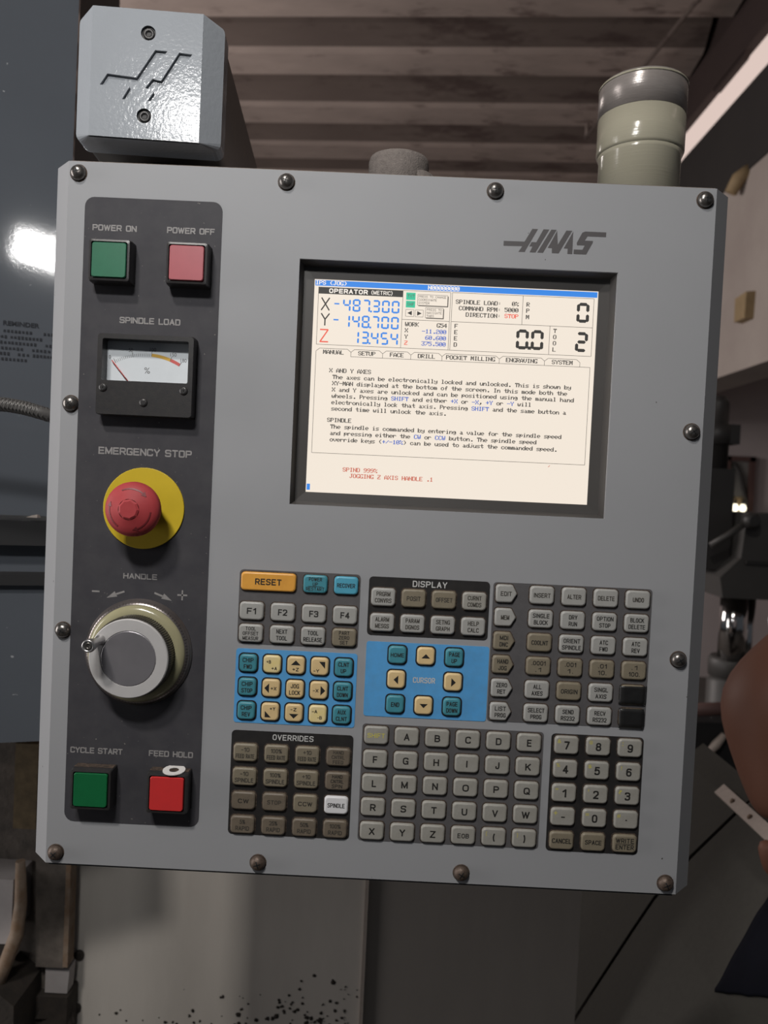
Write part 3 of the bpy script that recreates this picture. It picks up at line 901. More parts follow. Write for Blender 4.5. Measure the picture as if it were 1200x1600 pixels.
# face and hair
b = B()
for s in (-1, 1):
    b.lathe([(0.001, 0.012), (0.008, 0.010), (0.012, 0.004), (0.012, 0)], 'eye_white', 12, (-0.012 + s * 0.03, -0.088, 1.615), 'w')
b.obj('eyes', pe)
B().loft([[(-0.024, -0.088, 1.575), (0.0, -0.088, 1.575), (-0.006, -0.088, 1.62), (-0.018, -0.088, 1.62)], [(-0.018, -0.112, 1.58), (-0.006, -0.112, 1.58), (-0.011, -0.095, 1.62), (-0.013, -0.095, 1.62)]], 'skin').obj('nose', pe)
B().box((-0.034, -0.092, 1.548), (0.010, -0.084, 1.556), 'frame_maroon').obj('mouth', pe)
skin_mesh('hair', [(-0.012, 0.01, 1.62), (-0.012, -0.005, 1.69), (-0.012, -0.03, 1.72)], [(0, 1), (1, 2)], [(0.075, 0.07), (0.082, 0.085), (0.06, 0.06)], 'hair', pe, 2)
S = lambda k, r: (V[k][0], r)
sv = [S('pelvis', (0.165, 0.125)), S('waist', (0.152, 0.118)), S('chest', (0.168, 0.122)), ((0, 0, 1.44), (0.10, 0.08)), S('lsh', 0.075), ((-0.30, -0.035, 1.285), 0.068), ((-0.348, -0.045, 1.245), 0.064), S('rsh', 0.075), ((0.21, 0.01, 1.24), 0.066)]
skin_mesh('shirt', [q[0] for q in sv], [(0, 1), (1, 2), (2, 3), (2, 4), (4, 5), (5, 6), (2, 7), (7, 8)], [q[1] for q in sv], 'white_cotton', pe, 2)
tv = [S('pelvis', (0.160, 0.122)), S('lhip', 0.098), S('lkn', 0.075), ((-0.10, 0.04, 0.09), 0.062), S('rhip', 0.098), S('rkn', 0.075), ((0.10, 0.04, 0.09), 0.062)]
skin_mesh('trousers', [q[0] for q in tv], [(0, 1), (1, 2), (2, 3), (0, 4), (4, 5), (5, 6)], [q[1] for q in tv], 'navy_cotton', pe, 2)
# rag held in the hand
rag = skin_mesh('oily_rag', [(0, 0, 0), (0.008, 0.003, -0.04), (0.014, 0.0, -0.075)], [(0, 1), (1, 2)], [0.022, 0.026, 0.022], 'dark_rag', None, 2)
rag.location = (PX - 0.352, PY - 0.118, 1.042)
tag(rag, 'dark brown oily rag hanging from the hand at the right edge', 'rag')

# ------------------------------------------------------------------ the support arm
arm = empty('support_arm', (-0.1795, -0.008, 1.676), R(3.7))
tag(arm, 'square metal support arm with a grey painted end cap above the panel', 'arm')


def AZ(x, z, y=0.0):      # millimetres on the cap face
    return (x / 1000, y / 1000, z / 1000 + 0.0458)


def curve_plate(outer, holes, depth, m):
    """flat plate with holes, front face at y = 0, walls of the holes going back"""
    cu = bpy.data.curves.new('plate', 'CURVE')
    cu.dimensions = '2D'
    cu.fill_mode = 'BOTH'
    cu.extrude = depth / 2
    for pl in [outer] + holes:
        sp = cu.splines.new('POLY')
        sp.points.add(len(pl) - 1)
        for p, q in zip(sp.points, pl):
            p.co = (q[0], q[1], 0, 1)
        sp.use_cyclic_u = True
    ob = bpy.data.objects.new('plate', cu)
    COL.objects.link(ob)
    me = bpy.data.meshes.new_from_object(ob)
    vs = [(v.co.x, depth / 2 - v.co.z, v.co.y) for v in me.vertices]
    fs = [tuple(p.vertices) for p in me.polygons]
    bpy.data.objects.remove(ob, do_unlink=True)
    bpy.data.meshes.remove(me)
    b_ = B()
    b_.add(vs, fs, m)
    return b_


def circ(cx, cy, r, n=20):
    return [(cx + r * math.cos(2 * math.pi * i / n), cy + r * math.sin(2 * math.pi * i / n)) for i in range(n)]


HW, HH, CH = 0.0392, 0.0458, 0.0135
emb1 = [(-0.0275, 0.0445), (-0.0068, 0.0432), (0.0057, 0.0635), (0.0145, 0.0635), (-0.0085, 0.0272), (-0.0165, 0.0272), (-0.0115, 0.0363), (-0.0325, 0.0363)]
emb2 = [(0.0228, 0.0630), (0.0322, 0.0625), (0.0105, 0.0272), (0.0015, 0.0272), (0.0056, 0.0338), (0.0050, 0.0352), (-0.0005, 0.0362), (0.0047, 0.0432), (0.0080, 0.0424), (0.0108, 0.0424)]
up = lambda q: [(x, z) for x, z in q]
b = curve_plate([(-HW, 0.0), (HW, 0.0), (HW, 2 * HH), (-HW, 2 * HH)], [up(emb1), up(emb2), circ(0.0005, 0.0752, 0.0053), circ(-0.0005, 0.0165, 0.0053)], 0.0022, 'cap_paint')
# body of the cap: chamfered sides, rounded chamfer corners
d0, d1 = 0.0022, 0.030
rc = 0.010


def sect(y, hw, hh, r):
    pts_ = []
    for cx, cz, a0 in ((hw - r, hh - r, 0), (-hw + r, hh - r, 90), (-hw + r, -hh + r, 180), (hw - r, -hh + r, 270)):
        for i in range(5):
            a = R(a0 + 22.5 * i)
            pts_.append((cx + r * math.cos(a), y, cz + r * math.sin(a) + HH))
    return pts_


b.loft([sect(0.0001, HW, HH, 0.0002), sect(CH, HW + CH, HH, 0.006), sect(d1, HW + CH, HH, 0.006)], 'cap_paint', cap0=False, cap1=True)
# floor of the engraving
b.add([(-HW + .002, d0, 0.002), (HW - .002, d0, 0.002), (HW - .002, d0, 2 * HH - .002), (-HW + .002, d0, 2 * HH - .002)], [(0, 1, 2, 3)], 'cap_paint')
cap = b.obj('end_cap', arm, fix=False)
for z in (0.0752, 0.0165):
    x = 0.0005 if z > 0.05 else -0.0005
    b = B()
    b.lathe([(0.0052, -0.0021), (0.0052, -0.0019)], 'black', 20, (x, 0, z), 'w')
    b.lathe([(0.0040, -0.0019), (0.0040, -0.0012), (0.0036, -0.0008), (0.0019, -0.0008), (0.0018, -0.0018)], 'dark_bolt', 20, (x, 0, z), 'w')
    b.lathe([(0.0018, -0.0017), (0.0017, -0.0016)], 'black', 6, (x, 0, z), 'w')
    b.obj('socket_bolt', cap)
b = B()
lay = [[(x, y, z + HH) for x, z in rr((HW + CH - .002) * 2, HH * 2 - .004, 0.006, 3)] for y in (d1, 0.78)]
b.loft(lay, 'arm_metal')
smart(b.obj('tube', arm), 40)
B().box((-0.05, 0.70, 0.002), (0.05, 0.80, 0.085), 'dark_steel').obj('rear_joint', arm)
B().box((-0.26, 0.62, 0.0), (-0.05, 0.76, 0.08), 'dark_steel').obj('column_bracket', arm)
B().lathe([(0.028, -0.0135), (0.030, 0.003)], 'dark_steel', 24, (0.0, 0.075, 0.0), 'z').obj('swivel_neck', arm)

# ------------------------------------------------------------------ things standing on the pendant
TOP = 1.6612
bc = empty('beacon_base', (0.2005, 0.07, TOP))
tag(bc, 'cream plastic tube with a smoky grey cap standing on the panel top', 'tube')
B().lathe([(0.0322, 0.0), (0.0322, 0.0475), (0.0335, 0.050)], 'cream_plastic', 56, ax='z').obj('lower_tube', bc)
B().lathe([(0.0335, 0.050), (0.0345, 0.0525), (0.0345, 0.0800)], 'cream_plastic', 56, ax='z').obj('upper_tube', bc)
b = B().lathe([(0.0347, 0.0800), (0.0347, 0.1045), (0.0338, 0.1065), (0.030, 0.107)], 'smoky_cap', 56, ax='z')
b.obj('smoky_cap', bc)
B().lathe([(0.0351, 0.1035), (0.0351, 0.1050)], 'cream_plastic', 56, ax='z').obj('rim', bc)
gl = empty('cable_gland', (0.0045, 0.065, TOP))
tag(gl, 'rough grey round cable gland on the middle of the panel top', 'gland')
b = B().lathe([(0.0245, 0.0), (0.0245, 0.034), (0.0235, 0.0375), (0.020, 0.039), (0.0, 0.0392)], 'cast_grey', 36, ax='z')
b.obj('cap', gl)
b = B().lathe([(0.0245, 0.0), (0.0245, 0.0235), (0.022, 0.0255), (0.0, 0.0256)], 'cast_grey', 30, (0.0075, 0.004, 0), ax='z')
b.obj('collar', gl)

# ------------------------------------------------------------------ the control pendant
P = empty('control_pendant', (0, 0, 1.40 - BASE))
tag(P, 'grey machine control panel with lit screen, keypad, buttons and hand wheel', 'control panel')
U0, U1, V0, V1 = -236.65, 237.4, -261.1, 261.43
SU0, SU1, SV0, SV1 = -64.3, 168.9, 17.5, 197.9
b = B()
ring = lambda u0, u1, v0, v1, w: [pw(u0, v0, w), pw(u1, v0, w), pw(u1, v1, w), pw(u0, v1, w)]
# front with the screen opening
b.loft([ring(U0, U1, V0, V1, 0), ring(SU0, SU1, SV0, SV1, 0), ring(SU0, SU1, SV0, SV1, -2.5)], 'paint', cap0=False, cap1=False)
# chamfers, sides, back
q = [ring(U0, U1, V0, V1, 0), ring(U0 - 14.5, U1 + 14.5, V0, V1, -15), ring(U0 - 14.5, U1 + 14.5, V0, V1, -125)]
b.loft(q, 'paint', cap0=False, cap1=True)
# dark seam under the lid
b.obj('enclosure', P)
B().box(pw(U0 + 2, V0 - 1.6, -1), pw(U1 - 2, V0 + .1, -118), 'seal_black').obj('gasket', P)
B().box(pw(U0 + 1, V1 - .1, -1), pw(U1 - 1, V1 + .7, -14), 'dust').obj('dusty_edge', P)

# screws
rec_cache = {}
SW, SH = 458.3, 505.6
sc = []
for i in range(4):
    sc.append((-0.5 + i / 3, 0.5))
sc += [(-0.5, 1 / 6), (0.5, 1 / 6), (-0.5, -1 / 6), (0.5, -1 / 6)]
for i in range(4):
    sc.append((-0.5 + i / 3, -0.5))
for i, (a, c) in enumerate(sc):
    m = 'screw' if c > 0 or i in (6, 7) else 'screw_rust'
    if m not in rec_cache:
        b = B()
        b.lathe([(6.4e-3, 0), (6.4e-3, 0.25e-3), (5.7e-3, 0.3e-3)], 'grime', 24)
        b.lathe([(5.7e-3, 0.2e-3), (5.6e-3, 1.4e-3), (5.0e-3, 2.9e-3), (3.9e-3, 4.1e-3), (2.2e-3, 4.9e-3), (0.8e-3, 5.1e-3)], m, 24)
        s = B()
        for k in range(2):
            an = k * math.pi / 2
            d, nn = Vector((math.cos(an), math.sin(an))), Vector((-math.sin(an), math.cos(an)))
            prof = [(-2.6, 4.75), (-1.2, 5.18), (1.2, 5.18), (2.6, 4.75)]
            lay = []
            for (t, h) in prof:
                pq = d * t
                lay.append([mmw(pq.x + nn.x * e, pq.y + nn.y * e, h + g) for e, g in ((-.42, -.5), (.42, -.5), (.42, .05), (-.42, .05))])
            s.loft(lay, 'black')
        rec_cache[m] = (b.obj('panel_screw', P).data, s.obj('drive_slot', P).data)
        for ob in list(P.children):
            if ob.data in rec_cache[m]:
                bpy.data.objects.remove(ob, do_unlink=True)
    o1 = bpy.data.objects.new('panel_screw', rec_cache[m][0])
    COL.objects.link(o1)
    o1.parent = P
    o1.location = pw(a * SW, c * SH, 0)
    o1.rotation_euler = (0, rnd.uniform(0, 1.5), 0)
    o2 = bpy.data.objects.new('drive_slot', rec_cache[m][1])
    COL.objects.link(o2)
    o2.parent = o1

# company lettering above the screen
b = B()
G = [[(84.3, 217.2), (99.5, 217.3), (104.8, 226.8), (108.9, 226.8), (99.9, 209.7), (95.4, 209.7), (98.0, 213.9), (84.3, 213.6)],
     [(112.9, 226.8), (117.2, 226.8), (107.9, 209.7), (103.6, 209.7), (105.4, 214.0), (103.1, 213.9), (104.7, 217.2), (108.1, 217.2)],
     [(118.6, 226.8), (122.5, 226.8), (113.4, 209.7), (109.1, 209.7)],
     [(122.9, 226.2), (123.9, 216.2), (129.6, 226.6), (133.9, 226.6), (124.8, 209.8), (119.8, 209.8), (119.7, 213.3), (116.6, 213.5), (118.6, 217.3)],
     [(134.6, 226.0), (134.8, 209.7), (131.2, 209.7), (131.2, 213.5), (128.3, 213.6)],
     [(143.4, 226.5), (158.7, 226.5), (158.7, 223.0), (145.2, 223.0), (143.4, 219.9), (149.4, 219.9), (149.2, 218.4), (144.9, 209.8), (135.7, 209.8), (135.7, 213.2), (142.0, 213.2), (143.5, 216.3), (137.9, 216.3), (137.6, 218.0), (141.3, 225.6)]]
for g in G:
    poly(b, g, 'logo_grey', f=pw)
tag(b.obj('logo', P, fix=False), 'dark grey slanted company lettering')

# ---- display
b = B()
LT, TT, LW, LH = -53.38, 186.08, 211.2, 158.4
b.loft([ring(SU0 - 3, SU1 + 3, SV0 - 3, SV1 + 3, -2.6), ring(SU0 + .2, SU1 - .2, SV0 + .2, SV1 - .2, -2.6), ring(SU0 + 2.5, SU1 - 2.5, SV0 + 2.5, SV1 - 2.5, -10.5),
        ring(LT - .6, LT + LW + .6, TT - LH - .6, TT + .6, -11.2), ring(LT - .6, LT + LW + .6, TT - LH - .6, TT + .6, -12.4)], 'bezel', cap0=False, cap1=False)
b.obj('screen_bezel', P)
b = B().box(pw(LT - 1, TT - LH - 1, -12), pw(LT + LW + 1, TT + 1, -14), 'lcd')
scr = tag(b.obj('display_screen', P), 'lit cream coloured display showing tool positions')
VS = 0.33


def vg(x, y, w=0.0):
    return pw(LT + x * VS, TT - y * VS, -12 + 0.05 + w)


def rect(b_, x0, y0, x1, y1, m, w=0.0):
    b_.add([vg(x0, y1, w), vg(x1, y1, w), vg(x1, y0, w), vg(x0, y0, w)], [(0, 1, 2, 3)], m)


def bline(b_, x0, y0, x1, y1, m='lcd_grey', t=1.0, w=0.02):
    d = Vector((x1 - x0, y1 - y0)).normalized() * t / 2
    nn = Vector((-d.y, d.x))
    q = [(x0 + nn.x, y0 + nn.y), (x1 + nn.x, y1 + nn.y), (x1 - nn.x, y1 - nn.y), (x0 - nn.x, y0 - nn.y)]
    b_.add([vg(x, y, w) for x, y in q[::-1]], [(0, 1, 2, 3)], m)


def vtext(b_, s, x, yc, m='lcd_black', cw=8.0, ch=9.6, px=1.38, fat=0.36, w=0.03):
    """bitmap text: x = left edge, yc = middle of the capital letters"""
    py = ch / 7
    for k, chx in enumerate(s):
        cols = FONT.get(chx, FONT['?'])
        if chx == '0' and cw == 8.0:
            cols = [0x3E, 0x51, 0x49, 0x45, 0x3E]
        for r_ in range(8):
            c = 0
            while c < 5:
                if cols[c] >> r_ & 1:
                    e = c
                    while e + 1 < 5 and cols[e + 1] >> r_ & 1:
                        e += 1
                    x0 = x + k * cw + c * px - fat
                    rect(b_, x0, yc - ch / 2 + r_ * py, x + k * cw + (e + 1) * px + fat, yc - ch / 2 + (r_ + 1) * py, m, w)
                    c = e + 1
                else:
                    c += 1


SEG = {'0': 'abcdef', '1': 'bc', '2': 'abdeg', '3': 'abcdg', '4': 'bcfg', '5': 'acdfg', '6': 'acdefg', '7': 'abc', '8': 'abcdefg', '-': 'g'}


def seg7(b_, chx, x, y, wd, ht, t, m, w=0.03):
    """seven segment digit in the box x..x+wd, y..y+ht"""
    h2 = ht / 2
    g = t * 0.30
    S_ = {'a': (x, y + t / 2, x + wd, y + t / 2), 'g': (x, y + h2, x + wd, y + h2), 'd': (x, y + ht - t / 2, x + wd, y + ht - t / 2),
          'f': (x + t / 2, y, x + t / 2, y + h2), 'b': (x + wd - t / 2, y, x + wd - t / 2, y + h2), 'e': (x + t / 2, y + h2, x + t / 2, y + ht), 'c': (x + wd - t / 2, y + h2, x + wd - t / 2, y + ht)}
    for s in SEG[chx]:
        x0, y0, x1, y1 = S_[s]
        if y0 == y1:
            x0, x1 = x0 + t * .75 + g, x1 - t * .75 - g
        else:
            y0, y1 = y0 + (t * .55 + g), y1 - (t * .35 + g)
        d = Vector((x1 - x0, y1 - y0)).normalized()
        nn = Vector((-d.y, d.x)) * t / 2
        e = d * t * 0.42
        q = [(x0 - e.x, y0 - e.y), (x0 + nn.x, y0 + nn.y), (x1 + nn.x, y1 + nn.y), (x1 + e.x, y1 + e.y), (x1 - nn.x, y1 - nn.y), (x0 - nn.x, y0 - nn.y)]
        b_.add([vg(a_, c_, w) for a_, c_ in q[::-1]], [tuple(range(6))], m)


# header, boxes and tabs
b = B()
rect(b, 0, 0, 640, 12.5, 'lcd_blue')
rect(b, 8, 15.2, 200, 30.4, 'lcd_black')
for l in ((8, 15, 8, 145), (200, 15, 200, 145), (8, 145, 632, 145), (200, 15, 308, 15), (308, 15, 308, 145), (312, 15, 312, 145), (312, 15, 633, 15), (633, 15, 633, 145),
          (200, 80.4, 308, 80.4), (312, 80.4, 633, 80.4), (472.4, 15, 472.4, 80.4), (536.5, 80.4, 536.5, 145)):
    bline(b, *l)
tx = [8, 87.6, 160, 224.2, 295.2, 425.5, 528.2, 608.6]
for k in range(7):
    a, c = tx[k], tx[k + 1]
    bline(b, a + 8, 153.5, c - 8, 153.5)
    bline(b, c - 8, 153.5, c, 160)
    bline(b, c, 160, c, 170)
    bline(b, a + 8, 153.5, a, 160)
    if k:
        bline(b, a, 170, c, 170)
bline(b, 8, 160, 8, 391.5)
bline(b, 608.6, 170, 632, 170)
bline(b, 632, 170, 632, 391.5)
bline(b, 8, 391.5, 632, 391.5)
for g in ((207.5, 19.3, 228.5, 35.8), (207.5, 38, 228.5, 53)):
    rect(b, *g, 'lcd_green', 0.01)
for (x0, y0, x1, y1) in ((207.8, 57.6, 226.5, 73), (229.6, 57.6, 247.8, 73), (233.8, 22.5, 301.8, 46.9), (252.6, 51.4, 293, 74.2)):
    for l in ((x0, y0, x1, y0), (x0, y1, x1, y1), (x0, y0, x0, y1), (x1, y0, x1, y1)):
        bline(b, *l, t=0.8)
for (x0, y0, x1, y1) in ((233.8, 22.5, 301.8, 46.9), (252.6, 51.4, 293, 74.2)):
    bline(b, x0 + 2, y1 + 1, x1 + 1.5, y1 + 1, t=2)
    bline(b, x1 + 1, y0 + 2, x1 + 1, y1 + 1.5, t=2)
b.add([vg(x, y, .03) for x, y in ((211.5, 65.3), (222, 70.5), (222, 60.1))], [(0, 1, 2)], 'lcd_black')
b.add([vg(x, y, .03) for x, y in ((244.5, 65.3), (234, 60.1), (234, 70.5))], [(0, 1, 2)], 'lcd_black')
rect(b, 0, 463, 7.5, 477, 'lcd_blue')
bline(b, 549, 400, 553, 396, 'lcd_text_red', 1.2)
b.obj('screen_graphics', scr, fix=False)
# digits
def number(s, xr, y, wd, ht, pitch, t, m, minus=None, axis_=None):
    b_ = B()
    x = xr - wd
    for chx in reversed(s):
        if chx == '.':
            rect(b_, x + pitch - (pitch - wd) / 2 - t * .55, y + ht - t, x + pitch - (pitch - wd) / 2 + t * .55, y + ht, m, 0.03)
            continue
        seg7(b_, chx, x, y, wd, ht, t, m)
        x -= pitch
    if minus:
        rect(b_, *minus, m)
    tag(b_.obj('screen_digits', scr, fix=False), 'readout digits ' + ('-' if minus else '') + s)


BL = 'lcd_blue'
number('487.300', 193.3, 39.5, 17.6, 28.3, 22.2, 4.0, BL, (45, 50, 56.5, 53.2))
number('148.700', 193.3, 75.6, 17.6, 28.3, 22.2, 4.0, BL, (44.6, 86.2, 56, 89.4))
number('13.454', 193.3, 111.4, 17.6, 28.3, 22.2, 4.0, BL)
b = B()
if True:
    bline(b, 15.6, 39, 34, 67.5, 'lcd_black', 3)
    bline(b, 34, 39, 15.6, 67.5, 'lcd_black', 3, 0.025)
    bline(b, 16.2, 74.5, 25.3, 88, 'lcd_black', 3)
    bline(b, 35, 74.5, 25.3, 88, 'lcd_black', 3, 0.025)
    bline(b, 25.3, 87, 25.3, 102, 'lcd_black', 3, 0.03)
    bline(b, 15, 111.2, 34, 111.2, 'lcd_red', 3)
    bline(b, 33.5, 111.2, 16, 138.6, 'lcd_red', 3, 0.025)
    bline(b, 15, 138.6, 34.6, 138.6, 'lcd_red', 3, 0.03)
b.obj('axis_letters', scr, fix=False)
number('0', 623.6, 25, 28.5, 45, 34, 7.2, 'lcd_black')
number('0.0', 523.4, 91, 28.5, 45, 33.7, 7.2, 'lcd_black')
number('2', 623.9, 91, 28.5, 45, 34, 7.2, 'lcd_black')
# text
b = B()
vtext(b, 'IPS (JOG)', 0.8, 5.4, 'lcd_white')
vtext(b, 'N00000000', 256.3, 6.2, 'lcd_white')
stroke_text(b, 'OPERATOR', 76, -22.9, 88, 10.5, 'lcd_white', f=lambda u, v_, w: vg(u, -v_, 0.03), thick=0.22)
stroke_text(b, '(METRIC)', 152, -22.9, 48, 9.0, 'lcd_white', f=lambda u, v_, w: vg(u, -v_, 0.03), thick=0.15)
for s, x, y in (('WORK', 208, 90.5), ('G54', 280, 90.5), ('X', 208, 104.5), ('Y', 208, 118.8), ('SPINDLE LOAD:', 320.5, 35), ('0%', 448, 34.6), ('COMMAND RPM:', 328.3, 49.2), ('5000', 432, 48.6),
                ('DIRECTION:', 344.5, 63.2), ('R', 481, 34.4), ('P', 481, 48.5), ('M', 481, 62.6), ('F', 320.5, 90), ('E', 320.5, 103.8), ('E', 320.5, 117.8), ('D', 320.5, 132), ('T', 545, 91), ('O', 545, 104.8), ('O', 545, 118.8), ('L', 545, 133)):
    vtext(b, s, x, y)
vtext(b, 'Z', 208, 132.8, 'lcd_red')
vtext(b, '-11.200', 247, 104.9, 'lcd_text_blue')
vtext(b, '60.600', 255, 119.2, 'lcd_text_blue')
vtext(b, '375.500', 247, 132.8, 'lcd_text_blue')
vtext(b, 'STOP', 432.5, 62.4, 'lcd_red')
for s, xc in (('MANUAL', 47.8), ('SETUP', 123.9), ('FACE', 192.3), ('DRILL', 259.9), ('POCKET MILLING', 360.3), ('ENGRAVING', 476.3), ('SYSTEM', 568.5)):
    vtext(b, s, xc - len(s) * 4 + .5, 161.3)
vtext(b, 'X AND Y AXES', 40.3, 202.6)
lines = [(48.3, 217.3, 'The axes can be electronically locked and unlocked. This is shown by'), (48.3, 231.6, 'XY-MAN displayed at the bottom of the screen. In this mode both the'),
         (48.3, 245.9, 'X and Y axes are unlocked and can be positioned using the manual hand'), (48.3, 260.3, 'wheels. Pressing ~SHIFT~ and either ~+X~ or ~-X~, ~+Y~ or ~-Y~ will'),
         (48.3, 274.8, 'electronically lock that axis. Pressing ~SHIFT~ and the same button a'), (48.3, 289.2, 'second time will unlock the axis.'), (40.3, 315.3, 'SPINDLE'),
         (48.3, 330.2, 'The spindle is commanded by entering a value for the spindle speed'), (48.3, 345.0, 'and pressing either the ~CW~ or ~CCW~ button. The spindle speed'),
         (48.3, 359.5, 'override keys (~+/-10%~) can be used to adjust the commanded speed.')]
for x, y, s in lines:
    for k, part in enumerate(s.split('~')):
        vtext(b, part, x, y, 'lcd_text_blue' if k % 2 else 'lcd_black')
        x += 8 * len(part)
vtext(b, 'SPIND 999%', 81, 427, 'lcd_text_red')
vtext(b, 'JOGGING Z AXIS HANDLE .1', 97, 440.8, 'lcd_text_red')
for k, s in enumerate(('PRESS TO CHANGE', 'COORDINATE', 'SYSTEM')):
    vtext(b, s, 236, 27 + 7.3 * k, 'lcd_grey', 4.2, 5.2, 0.72, 0.0)
for k, s in enumerate(('PRESS TO', 'NAVIGATE', 'TABS')):
    vtext(b, s, 255.5, 56 + 7.0 * k, 'lcd_grey', 4.4, 5.2, 0.72, 0.0)
vtext(b, 'TXT', 210.5, 27, 'lcd_grey', 5.6, 7, 0.9, 0.0)
vtext(b, 'SHF', 210.5, 45.5, 'lcd_grey', 5.6, 7, 0.9, 0.0)
b.obj('screen_text', scr, fix=False)

# ---- dark overlay with its captions
b = B().loft([loop(rr(101.3, 464.3, 7, 5), w, pw, -173.0, 3.9) for w in (0.0, 0.35)], 'overlay', cap0=False)
ov = b.obj('overlay_plate', P)


def caption(s, cu_, cv, wd, ht, parent, m='print_grey', w=0.40, bold=0.03, nm='lettering', lab=None):
    b_ = B()
    stroke_text(b_, s, cu_, cv, wd, ht, m, w, pw, 0.20, 0.5, 1.7)
    o_ = b_.obj(nm, parent, fix=False)
    tag(o_, 'lettering reading ' + s)
    return o_


caption('POWER ON', -201.2, 214.0, 32.6, 4.5, ov)
caption('POWER OFF', -145.0, 214.3, 35.2, 4.5, ov)
caption('SPINDLE LOAD', -172.7, 147.3, 45.0, 4.6, ov)
caption('EMERGENCY STOP', -172.7, 50.8, 69.4, 5.4, ov)
caption('HANDLE', -172.9, -41.5, 25.4, 4.2, ov)
caption('CYCLE START', -201.0, -174.0, 39.4, 4.5, ov)
caption('FEED HOLD', -145.0, -173.8, 33.2, 4.5, ov)
b = B()
box2 = lambda x0, x1, y0, y1: poly(b, [(x0, y0), (x1, y0), (x1, y1), (x0, y1)], 'print_grey', 0.4, pw)
box2(-208.6, -202.9, -54.7, -53.5)
box2(-144.7, -137.4, -54.6, -53.4)
box2(-141.6, -140.5, -57.8, -50.3)
for sgn in (-1, 1):
    f = lambda u: -173.1 + sgn * u
    poly(b, [(f(11.0), -53.9), (f(11.4), -52.6), (f(17.8), -54.9), (f(17.3), -56.2)][::sgn], 'print_grey', 0.4, pw)
    poly(b, [(f(24.4), -58.6), (f(16.4), -57.3), (f(18.5), -53.4)][::sgn], 'print_grey', 0.4, pw)
tag(b.obj('direction_marks', ov, fix=False), 'grey minus and plus signs with two arrows')

# ---- square push buttons
for (u, v_, capm, lab) in ((-200, 187.3, 'green_faded', 'faded green power on button'), (-144, 187.5, 'red_faded', 'faded pink red power off button'),
                           (-200, -199.0, 'green_cap', 'deep green cycle start button'), (-143.8, -199.1, 'red_cap', 'bright red feed hold button')):
    b = B()
    b.loft([loop(rr(s, s, r_, 3), w) for s, r_, w in ((30.5, 1, 0.3), (30.2, 1, 9), (29.2, 1.6, 12.2), (26.4, 1.6, 12.6), (26.2, 1.6, 10))], 'black_plastic', cap0=False, cap1=True)
    bt = b.obj('push_button', P, pw(u, v_, 0))
    tag(bt, lab)
    b = B().loft([loop(rr(s, s, r_, 4), w) for s, r_, w in ((24.9, 1.8, 9.8), (24.9, 1.8, 12.5), (24.1, 1.8, 13.2))], capm, cap0=False)
    b.obj('button_cap', bt)
    # dust along the upper edge
    b = B().loft([loop([(-14.4, 15.12), (14.4, 15.12), (14.4, 15.32), (-14.4, 15.32)], w) for w in (1.0, 7.5)], 'grime')
    b.obj('dust_edge', bt)
wa = B().lathe([(3.6e-3, 0), (8.2e-3, 0), (8.2e-3, 0.5e-3), (3.6e-3, 0.5e-3), (3.6e-3, 0)], 'paper', 32, ax='z', smooth=False, cap0=False, cap1=False)
wo = wa.obj('washer', None, (-0.1405, -0.0065, 1.40 - 0.1836))
wo.rotation_euler = (R(6), 0, 0)
tag(wo, 'flat white washer lying on top of the red feed hold button', 'washer')

# ---- spindle load meter
MU, MV = -171.8, 106.0
b = B()
o4 = loop(rr(70, 58.4, 2.0, 3), 0.3)
b.loft([loop(rr(70.6, 59.0, 2.0, 3), 0.3), loop(rr(70.4, 58.8, 2.0, 3), 9.5), loop(rr(69.6, 58.0, 2.2, 3), 11.0), loop(rr(62.6, 30.2, 1.0, 3), 11.0, du=0, dv=10.6), loop(rr(62.4, 30.0, 1.0, 3), 1.2, du=0, dv=10.6)], 'black_plastic', cap0=False, cap1=False)
me_ = b.obj('load_meter', P, pw(MU, MV, 0))
tag(me_, 'black analogue spindle load meter')
B().box(mmw(-32, -4.6, 0.4), mmw(32, 25.8, 1.0), 'dial_white').obj('dial', me_)
cx, cy, rad = -173.88 - MU, 72.89 - MV, 49.6


def dpt(val, r_):
    """point on the dial arc; 0..180 percent"""
    a0, a1 = math.atan2(117.1 - 72.89, -197.3 + 173.88), math.atan2(115.9 - 72.89, -149.3 + 173.88)
    a = a0 + (a1 - a0) * val / 180
    return (cx + r_ * math.cos(a), cy + r_ * math.sin(a))


b = B()


def seg(p, q_, t, m, w):
    d = (Vector(q_) - Vector(p)).normalized()
    nn = Vector((-d.y, d.x)) * t / 2
    poly(b, [(p[0] + nn.x, p[1] + nn.y), (p[0] - nn.x, p[1] - nn.y), (q_[0] - nn.x, q_[1] - nn.y), (q_[0] + nn.x, q_[1] + nn.y)][::-1], m, w)


for k in range(0, 100, 5):
    big = k % 50 == 0
    seg(dpt(k, rad - 1.2), dpt(k, rad + (2.4 if big else 1.0)), 0.42 if big else 0.28, 'dial_grey', 1.08)
for a_, b__, m in ((100, 152, 'amber'), (152, 180, 'scale_red')):
    k = a_
    while k < b__:
        seg(dpt(k, rad), dpt(min(k + 4, b__), rad), 2.3, m, 1.06)
        k += 4
for k in (100, 152, 180):
    seg(dpt(k, rad - .8), dpt(k, rad + 2.6), 0.35, 'dial_grey', 1.08)
for s, val, u, v_ in (('0', 0, -201.1, 119.8), ('50', 50, -185.8, 125.4), ('100', 100, -169.4, 126.4), ('150', 150, -154.2, 123.4), ('180', 180, -146.6, 119.4)):
    put_text(b, s, u - MU, v_ - MV, 1.5 * len(s), 2.7, 'dial_grey', 1.08, mmw, 0.0)
put_text(b, '%', -173.2 - MU, 111 - MV, 4.2, 4.4, 'dial_grey', 1.08, mmw, -0.005)
seg((-30.5, -4.0), (30.5, -4.0), 0.25, 'dial_grey', 1.08)
